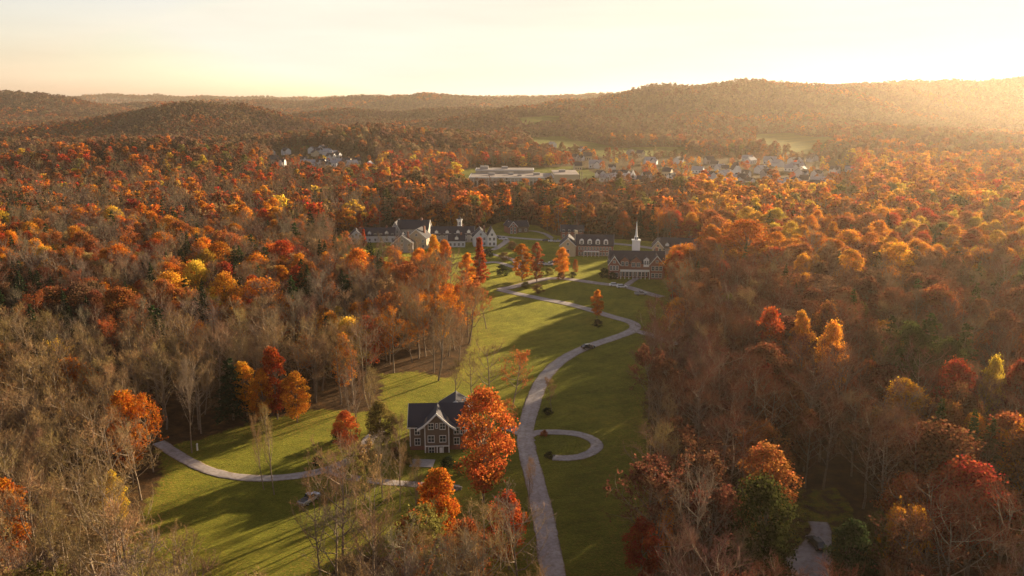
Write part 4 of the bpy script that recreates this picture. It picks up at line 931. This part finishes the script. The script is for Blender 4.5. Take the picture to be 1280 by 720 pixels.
# small houses of the village beyond the wood
M_VW = solid('greyish_white', (.52, .51, .52), .7, .1, 3)  # white toned down to an even grey for village walls
def village():
    specs = [(9, 8, 5, 3, M_VW, 'white'), (12, 8, 4, 3.2, M_BLUEW, 'pale grey'), (10, 9, 5.6, 3.4, M_GREYS, 'grey'), (13, 9, 5, 3.4, M_VW, 'long white'), (9, 9, 5.2, 3.6, M_TAN, 'tan')]
    protos = []
    GR = solid('grey_roof', (.30, .29, .31), .7, .2, 2)
    for k, (w, d, h, rh, m, cw) in enumerate(specs):
        t = empty('village_house', (0, 0, 0))
        wl, rf = gable_block(t, -w / 2, w / 2, -d / 2, d / 2, -2, h, rh, 'x', m, GR if k % 2 else M_ROOF, .4)
        MB().box(w * .2, w * .2 + .9, -.4, .5, h + rh * .4, h + rh + 1).build('chimney', M_BRICK, rf)
        if k in (0, 3): gable_block(t, -w * .1, w * .35, -d / 2 - 2.5, 0, -2, h * .9, rh * .8, 'y', m, M_ROOF, .3, ('porch', 'porch_roof'))
        for i in range(3): MB().box(-w * .4 + i * w * .3, -w * .4 + i * w * .3 + 1, -d / 2 - .05, -d / 2 - .01, 1, 2.6).build('window', M_GLASS, wl)
        protos.append((t, cw))
    pts = [(675, 186), (682, 184), (690, 182), (718, 199), (726, 199), (734, 198), (722, 210), (727, 187), (744, 208), (765, 211), (750, 219), (757, 224), (771, 220), (781, 221), (795, 228), (803, 231), (808, 222), (812, 203), (816, 203),
           (788, 192), (800, 194), (847, 202), (886, 203), (893, 207), (900, 211), (906, 213), (883, 222), (888, 224), (910, 228), (918, 228), (926, 228), (932, 219), (936, 229), (934, 199), (938, 202), (951, 214), (958, 220), (962, 203),
           (972, 206), (990, 203), (998, 201), (1012, 200), (1016, 199), (988, 212), (996, 212), (1002, 213), (1000, 218), (1020, 219), (1043, 215), (1062, 212), (1022, 229), (1030, 228), (976, 232), (984, 230), (994, 231), (1012, 236), (1020, 238), (990, 236), (1005, 228), (1038, 237),
           (834, 218), (840, 224), (858, 230), (866, 232), (820, 229), (872, 214), (905, 220),
           (330, 188), (338, 192), (343, 203), (352, 205), (358, 191), (390, 189), (394, 193), (399, 190), (403, 188), (410, 192), (414, 198), (418, 193), (422, 196), (402, 206), (408, 208), (414, 206), (434, 205), (440, 206), (447, 203), (380, 201), (427, 204), (388, 205), (462, 208)]
    groups = 0
    used = set(); WH = ['white', 'pale grey', 'grey', 'long white', 'tan']
    loc_w = lambda px, py: ('far below the wooded ridge' if px < 480 else 'on the hill meadow' if px < 700 else 'near the warehouse' if px < 830 else 'in the middle of the village' if px < 960 else 'at the sunny end of the village')
    for i, (px, py) in enumerate(pts):
        k = random.choice([0, 0, 1, 1, 2, 3, 4]); t, cw = protos[k]
        x, y, z = G(px, py + 2.5); rz = random.uniform(-.9, .9) + (1.57 if random.random() < .3 else 0); s = random.uniform(.85, 1.15)
        BLOCK.append((x, y, 9)); HOUSES.append((x, y))
        g = f'{cw} houses {loc_w(px, py)}'; lab = f'small {cw} village house {loc_w(px, py)}'
        if k not in used:
            used.add(k); t.location = (x, y, z); t.rotation_euler = (0, 0, rz); tag(t, lab, 'house', g)
        else: copy_tree(t, (x, y, z), rz, (s, s, s), label=lab, cat='house', group=g)
    # a wide pale roofed hall with a swept gable
    simple_hall('village_hall', 776, 228, R(-8), 'broad pale roofed hall with a raised gable in the village', 24, 16, 4, 4, M_WHITE, solid('pale_roof', (.42, .40, .40), .6, .1, 1), nwin=5, floors=1, wing=(8, 14, -2, 16, 6, 5, M_WHITE), chim=False, r=18)
    t = site('village_church', 921, 222, 0, 'white village church with a pointed roof', 'church', 12)
    w, r = gable_block(t, -4, 4, 0, 14, -2, 8, 6, 'y', M_WHITE, M_ROOF, .4, trim=M_WHITE); window(w, 0, 0, 7, 1.4, 2.4); MB().box(-1.5, 1.5, -1.2, 1, -2, 12).build('tower', M_WHITE, t); MB().bar((0, -.1, 12), (0, -.1, 18), 2, .05, 4).build('spire', M_ROOF, t)
HOUSES = []
village()

# ---------------------------------------------------------------- vehicles
def car_proto(name, paint, loc, rz, label, pickup=False):
    t = empty(name, loc, rz, label=label, cat='pickup' if pickup else 'car')
    L, Wd = (5.2, 1.9) if pickup else (4.6, 1.8)
    if pickup: low = [(-2.6, .45), (2.55, .45), (2.6, .85), (2.45, 1.02), (1.2, 1.1), (-.55, 1.1), (-.6, 1.12), (-2.55, 1.12), (-2.6, .9)]; cab = [(-.55, 1.1), (1.3, 1.1), (.65, 1.72), (-.4, 1.76)]
    else: low = [(-2.25, .4), (2.2, .4), (2.3, .6), (2.2, .82), (1.15, .98), (-1.7, 1.02), (-2.2, .95), (-2.3, .6)]; cab = [(-1.85, 1.0), (1.2, .97), (.45, 1.5), (-1.3, 1.5)]
    def loft(prof, half, topin):
        m = MB(); n = len(prof); zs = [p[1] for p in prof]; z0, z1 = min(zs), max(zs)
        for sgn in (-1, 1): pass
        vs = [(x, -half + topin * (z - z0) / (z1 - z0), z) for x, z in prof] + [(x, half - topin * (z - z0) / (z1 - z0), z) for x, z in prof]
        return m.add(vs, [tuple(range(n)), tuple(range(n, 2 * n))[::-1]] + [(i, n + i, n + (i + 1) % n, (i + 1) % n) for i in range(n)])
    b = loft(low, Wd / 2, .1).build('body', paint, t); mod = b.modifiers.new('b', 'BEVEL'); mod.width = .06; mod.segments = 2
    g = loft(cab, Wd / 2 - .1, .2).build('cabin_glass', M_GLASS, t)
    x0, x1 = cab[3][0], cab[2][0]; rf = MB().box(x0 + .05, x1 - .02, -Wd / 2 + .3, Wd / 2 - .3, cab[2][1] - .01, cab[2][1] + .06).build('roof', paint, t)
    if pickup: MB().box(-2.45, -.7, -.75, .75, 1.125, 1.14).build('cargo_bed', M_DARKM, t)
    for sx in (-1.42, 1.42):
        for sy in (-1, 1):
            w = MB().bar((sx, sy * (Wd / 2 - .22), .34), (sx, sy * (Wd / 2 + .01), .34), .34, .34, 16).build('wheel', M_RUB, t)
            MB().bar((sx, sy * (Wd / 2 + .01), .34), (sx, sy * (Wd / 2 + .025), .34), .2, .19, 10).build('rim', M_CONC, w)
    for sy in (-1, 1):
        xh = low[2][0]; MB().box(xh - .12, xh + .02, sy * Wd * .36 - .18, sy * Wd * .36 + .18, .62, .76).build('headlight', M_WHITE, t)
        MB().box(-low[2][0] - .03, -low[2][0] + .1, sy * Wd * .38 - .14, sy * Wd * .38 + .14, .68, .84).build('tail_light', M_REDL, t)
    return t
M_REDL = solid('red_lens', (.3, .02, .02), .3, .05, 2); M_CARD = solid('dark_car_paint', (.03, .035, .045), .25, .05, 2, metal=.4, spec=.6); M_CARS = solid('silver_car_paint', (.45, .45, .48), .25, .05, 2, metal=.3, spec=.6); M_CARW = solid('white_car_paint', (.7, .7, .72), .3, .05, 2, spec=.5)
x, y, z = G(735, 436); car = car_proto('parked_car', M_CARD, (x, y, z + .12), R(22), 'dark car driving up the pale lane')
x, y, z = G(387, 627); truck = car_proto('pickup_truck', M_CARS, (x, y, z), R(62), 'silver pickup parked on the shaded lower lawn', True)
x, y, z = G(774, 343); wc = car_proto('parked_car', M_CARW, (x, y, z), R(10), 'white car beside the porch of the brick hall')
x, y, z = G(1011, 682)
CARG = 'cars parked around the campus'
wc['group'] = CARG
for px, py, rz, src, lab, lift in ((1020, 683, 100, car, 'dark car in the paved yard between evergreens', .12), (768, 358, 0, wc, 'white car on the lane in front of the brick hall', .1), (777, 360, 8, wc, 'white car last in line before the brick hall', .1),
                        (801, 369, 5, truck, 'silver pickup at the corner of the hall lane', .1), (683, 302, 4, car, 'dark car first in the row on the service road', .1), (690, 302.5, 4, wc, 'white car in the row on the service road', .1),
                        (697, 303, 4, truck, 'silver pickup last in the row on the service road', .1), (622, 298.5, 6, car, 'dark car at the start of the service road', .1), (629, 300, 6, truck, 'silver pickup near the start of the service road', .1),
                        (678, 331, -3, wc, 'white car parked behind the orange column tree', 0), (686, 332, -3, truck, 'silver pickup parked near the round orange tree', 0), (694, 329, -3, car, 'dark car parked near the round orange tree', 0),
                        (645, 337, 80, car, 'dark car behind the broad orange column tree', .1)):
    x, y, z = G(px, py); copy_tree(src, (x, y, z + lift), R(rz), label=lab, group=CARG if py < 600 else None)

# ---------------------------------------------------------------- trees as things
tree_first = {}
NAMES = {'bare': ('bare_tree', 'bare tree'), 'thin': ('thinning_tree', 'thinning tree'), 'leaf': ('broadleaf_tree', 'autumn tree'), 'column': ('columnar_tree', 'columnar tree'), 'pine': ('evergreen_tree', 'evergreen'), 'bush': ('shrub', 'shrub')}
def make_tree(kind, col, x, y, z, h, wf, rot, label, group=None, proto=None, width=None):
    P = PR[kind]; p = P[proto % len(P) if proto is not None else random.randrange(len(P))]
    sz = h / p.H; sx = sz * wf if width is None else width / (2 * p.R)
    t = bpy.data.objects.new(NAMES[kind][0], None); COL.objects.link(t); t.location = (x, y, z - .1); t.rotation_euler = (0, 0, rot); t.scale = (sx, sx, sz); t.empty_display_size = .5
    tag(t, label, NAMES[kind][1], group)
    for nm, me in (('trunk', p.trunk), ('crown', p.crown)):
        o = bpy.data.objects.new(nm, me); COL.objects.link(o); o.parent = t
        if nm == 'crown': o['tcol'] = list(jitcol(col))
    return t
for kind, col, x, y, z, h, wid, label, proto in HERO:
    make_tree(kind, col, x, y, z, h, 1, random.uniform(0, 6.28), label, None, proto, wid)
# shrubs and brush piles of the grounds
for px, py, s, col, lab in ((657, 360, 1.3, 'olive', 'low dark shrub at the fork of the campus lane'), (672, 366, 1.7, 'brown', 'brown shrub below the fork of the campus lane'), (701, 349, 1.4, 'russet', 'dark shrub under the round orange tree'),
                            (716, 347, 1.2, 'darkpine', 'dark shrub beside the small slim brown tree'), (687, 343, 1.5, 'olive', 'shrub on the verge of the hall lane'), (747, 408, 1.2, 'darkpine', 'dark shrub at the foot of the oval orange tree'),
                            (684, 518, .9, 'darkpine', 'dark shrub at the foot of the tan sapling'), (686, 573, .8, 'darkpine', 'dark shrub at the end of the hooked drive'), (397, 581, .9, 'darkpine', 'small dark shrub beside the curving drive'),
                            (423, 551, 1.4, 'darkpine', 'dark shrub under the small vermilion tree'), (756, 347, 2.0, 'darkpine', 'tall clipped shrub at the hall corner'), (766, 349, 1.5, 'darkpine', 'clipped shrub before the hall gable'),
                            (507, 580, 1.3, 'olive', 'round shrub beside the concrete pad'), (560, 584, 1.2, 'darkpine', 'dark shrub under the brown house entrance'), (574, 592, 1.3, 'olive', 'olive shrub below the large red-orange tree'),
                            (640, 312, 2.0, 'tan', 'pale shrub inside the looping drive'), (630, 326, 2.0, 'brown', 'brown shrub bed inside the looping drive'), (610, 322, 2.2, 'darkpine', 'dark shrub beside the looping drive'),
                            (680, 545, .7, 'rust', 'rusty shrub inside the hooked drive'), (628, 344, 2.2, 'darkpine', 'dark mounded shrub on the sunny lawn'), (496, 572, 1.2, 'brown', 'brown shrub at the brown house corner')):
    x, y, z = G(px, py); make_tree('bush', col, x, y, z, 2.2 * s, 1, random.uniform(0, 6), lab, None, 0, 3.0 * s)

def scatter():
    rg = np.random.default_rng(99); out = []
    for y0, y1, sp in ((52, 330, 6.6), (330, 620, 7.4), (620, 1350, 9.0)):
        P = jgrid(y0, y1, sp, rg); x, y = P[:, 0], P[:, 1]
        keep = ~open_mask(x, y)
        keep &= road_clear(x, y) if y0 < 620 else True
        for bx, by, br in BLOCK: keep &= np.hypot(x - bx, y - by) > br
        for (hx, hy), hr in zip(HX, HR): keep &= np.hypot(x - hx, y - hy) > hr
        tm = town_mask(x, y); keep &= ~tm | (rg.random(len(x)) < .3)
        # sight lines to the village houses stay thin
        for hx, hy in HOUSES:
            d = hy - y; along = (d > 4) & (d < 55) & (np.abs(x - hx * y / hy) < 7); keep &= ~along
        # keep the near camera free of crowns
        keep &= np.hypot(x, y) > 60
        out.append(P[keep])
    return np.concatenate(out)
PTS = scatter()
PZ = terrain(PTS[:, 0], PTS[:, 1])
rows = []; rg = random.Random(5)
for (x, y), z in zip(PTS, PZ):
    px, py, dep = proj(x, y, z); px = float(px); py = float(py)
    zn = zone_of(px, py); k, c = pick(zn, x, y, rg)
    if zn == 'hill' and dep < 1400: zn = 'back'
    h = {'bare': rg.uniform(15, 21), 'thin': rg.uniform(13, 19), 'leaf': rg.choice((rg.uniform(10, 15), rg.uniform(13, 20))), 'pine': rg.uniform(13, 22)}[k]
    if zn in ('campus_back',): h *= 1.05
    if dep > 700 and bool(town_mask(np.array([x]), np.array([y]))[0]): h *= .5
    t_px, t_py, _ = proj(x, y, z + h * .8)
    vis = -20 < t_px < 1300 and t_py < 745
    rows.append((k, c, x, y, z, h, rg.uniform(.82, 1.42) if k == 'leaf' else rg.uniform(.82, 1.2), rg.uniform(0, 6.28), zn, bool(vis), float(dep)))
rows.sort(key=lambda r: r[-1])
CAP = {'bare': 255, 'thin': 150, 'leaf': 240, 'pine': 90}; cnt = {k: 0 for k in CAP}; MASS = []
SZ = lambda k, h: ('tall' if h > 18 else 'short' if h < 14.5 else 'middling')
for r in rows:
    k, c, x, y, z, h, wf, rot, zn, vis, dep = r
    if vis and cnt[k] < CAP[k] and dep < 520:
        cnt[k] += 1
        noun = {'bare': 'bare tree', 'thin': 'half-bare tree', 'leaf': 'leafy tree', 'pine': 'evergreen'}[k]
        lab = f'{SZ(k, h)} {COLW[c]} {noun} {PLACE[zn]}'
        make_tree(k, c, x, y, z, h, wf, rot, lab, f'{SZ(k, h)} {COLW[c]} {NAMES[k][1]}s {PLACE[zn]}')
    else: MASS.append(r)

# ---------------------------------------------------------------- woods as masses (one object each, copies by geometry nodes)
def mass(name, label, protos, rec):
    """rec: arrays x y z, scale xy, scale z, rot, proto index, colour"""
    X, Y, Z, sx, sz, rot, idx, colr = rec
    me = bpy.data.meshes.new(name); me.vertices.add(len(X)); me.vertices.foreach_set('co', np.stack([X, Y, Z], 1).astype(np.float32).ravel())
    a = me.attributes.new('sc', 'FLOAT_VECTOR', 'POINT'); a.data.foreach_set('vector', np.stack([sx, sx, sz], 1).astype(np.float32).ravel())
    a = me.attributes.new('ro', 'FLOAT_VECTOR', 'POINT'); a.data.foreach_set('vector', np.stack([rot * 0, rot * 0, rot], 1).astype(np.float32).ravel())
    a = me.attributes.new('ix', 'INT', 'POINT'); a.data.foreach_set('value', np.asarray(idx, np.int32))
    a = me.attributes.new('tcol', 'FLOAT_COLOR', 'POINT'); a.data.foreach_set('color', np.column_stack([colr, np.ones(len(X))]).astype(np.float32).ravel())
    o = bpy.data.objects.new(name, me); COL.objects.link(o); tag(o, label, None, None, 'stuff')
    ng = bpy.data.node_groups.new(name, 'GeometryNodeTree'); ng.interface.new_socket('Geometry', in_out='INPUT', socket_type='NodeSocketGeometry'); ng.interface.new_socket('Geometry', in_out='OUTPUT', socket_type='NodeSocketGeometry')
    n = ng.nodes; gi = n.new('NodeGroupInput'); go = n.new('NodeGroupOutput'); iop = n.new('GeometryNodeInstanceOnPoints'); iop.inputs['Pick Instance'].default_value = True
    join = n.new('GeometryNodeJoinGeometry')
    for p in reversed(protos):
        V, F, mi, v, h = p.joint
        if not hasattr(p, 'obj'):
            m2 = mesh_np('tree_mesh', V, F, [M_TWIG, M_LEAFFAR if name.startswith('hill') else M_LEAF, M_NEEDLE, M_BARK], mi, {'v': ('FACE', v), 'h': ('FACE', h)}); p.obj = bpy.data.objects.new('tree_form', m2)
        oi = n.new('GeometryNodeObjectInfo'); oi.inputs['Object'].default_value = p.obj; oi.inputs['As Instance'].default_value = False
        g2 = n.new('GeometryNodeGeometryToInstance'); ng.links.new(oi.outputs['Geometry'], g2.inputs[0]); ng.links.new(g2.outputs[0], join.inputs[0])
    def att(nm, dt):
        q = n.new('GeometryNodeInputNamedAttribute'); q.data_type = dt; q.inputs['Name'].default_value = nm; return q.outputs['Attribute']
    ng.links.new(gi.outputs[0], iop.inputs['Points']); ng.links.new(join.outputs[0], iop.inputs['Instance'])
    ng.links.new(att('ix', 'INT'), iop.inputs['Instance Index']); ng.links.new(att('sc', 'FLOAT_VECTOR'), iop.inputs['Scale'])
    e2r = n.new('FunctionNodeEulerToRotation'); ng.links.new(att('ro', 'FLOAT_VECTOR'), e2r.inputs[0]); ng.links.new(e2r.outputs[0], iop.inputs['Rotation'])
    ng.links.new(iop.outputs[0], go.inputs[0])
    md = o.modifiers.new('copies', 'NODES'); md.node_group = ng
    return o
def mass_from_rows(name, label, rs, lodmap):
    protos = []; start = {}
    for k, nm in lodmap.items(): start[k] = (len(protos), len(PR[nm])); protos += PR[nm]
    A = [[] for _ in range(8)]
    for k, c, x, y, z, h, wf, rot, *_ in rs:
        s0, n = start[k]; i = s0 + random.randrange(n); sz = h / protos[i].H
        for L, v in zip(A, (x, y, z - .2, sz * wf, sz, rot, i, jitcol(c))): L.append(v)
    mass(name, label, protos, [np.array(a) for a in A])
near = [r for r in MASS if r[-1] < 460]; farr = [r for r in MASS if r[-1] >= 460]
print('individual', cnt, 'near mass', len(near), 'mid mass', len(farr))
mass_from_rows('near_woodland', 'crowded autumn trees filling the woods around the lawns', near, {'bare': 'bare', 'thin': 'thin', 'leaf': 'leaf', 'pine': 'pine'})
mass_from_rows('valley_woodland', 'autumn woods running on to the village and the hills', farr, {'bare': 'mid_bare', 'thin': 'mid_thin', 'leaf': 'mid_leaf', 'pine': 'mid_pine'})
def hill_woods():
    rg = np.random.default_rng(4); Q = []
    for y0, y1, sp in ((1350, 2600, 10.5), (2600, 4400, 17), (4400, 7200, 30)):
        P = jgrid(y0, y1, sp, rg, lambda y: 120 + y * .74); P = P[~open_mask(P[:, 0], P[:, 1])]
        z = terrain(P[:, 0], P[:, 1]); ok = np.ones(len(P), bool)     # leave out what stands wholly behind a ridge
        for t in np.linspace(.12, .96, 26):
            line = CAM_H + (z + 40 - CAM_H) * t; ok &= terrain(P[:, 0] * t, P[:, 1] * t) < line + 4
        s = sp / 10.5 if sp < 20 else 2.2
        Q.append(np.column_stack([P, z, np.full(len(P), s)])[ok])
    Q = np.concatenate(Q); n = len(Q); print('hill trees', n)
    L = ZONE['hill']; u = np.clip(fbm(Q[:, 0] / 120, Q[:, 1] / 120, 31, 2) * 1.8 - .4, 0, 1) * .68 + rg.random(n) * .32
    cum = np.cumsum([l[2] for l in L]); cum /= cum[-1]; ci = np.searchsorted(cum, np.clip(u, 0, .9999))
    base = np.array([COLS[l[1]] for l in L])[ci]; k = rg.uniform(.8, 1.2, (n, 1)); colr = base * k * (1 + rg.uniform(-.1, .1, (n, 3)))
    ispine = np.array([l[0] == 'pine' for l in L])[ci]
    protos = PR['far_leaf'] + PR['far_pine']; idx = np.where(ispine, 4, rg.integers(0, 4, n))
    s = Q[:, 3]; mass('hillside_woodland', 'rust and brown woods covering the far hills', protos, [Q[:, 0], Q[:, 1], Q[:, 2] - .5, s * rg.uniform(.7, 1.5, n), s ** .5 * rg.uniform(.7, 1.3, n), rg.uniform(0, 6.28, n), idx, colr])
hill_woods()

# ---------------------------------------------------------------- haze
def haze():
    m, nt, o = newmat('haze'); v = N(nt, 'ShaderNodeVolumePrincipled'); v.inputs['Density'].default_value = HAZE_D; v.inputs['Color'].default_value = (1.0, .84, .68, 1); v.inputs['Anisotropy'].default_value = .6
    nt.links.new(v.outputs[0], o.inputs['Volume'])
    b = MB().box(-8900, 8900, -450, 9100, -25, 190).build('haze', m); tag(b, 'thin golden evening haze over the valley', None, None, 'stuff')
HAZE_D = 0.00005
haze()
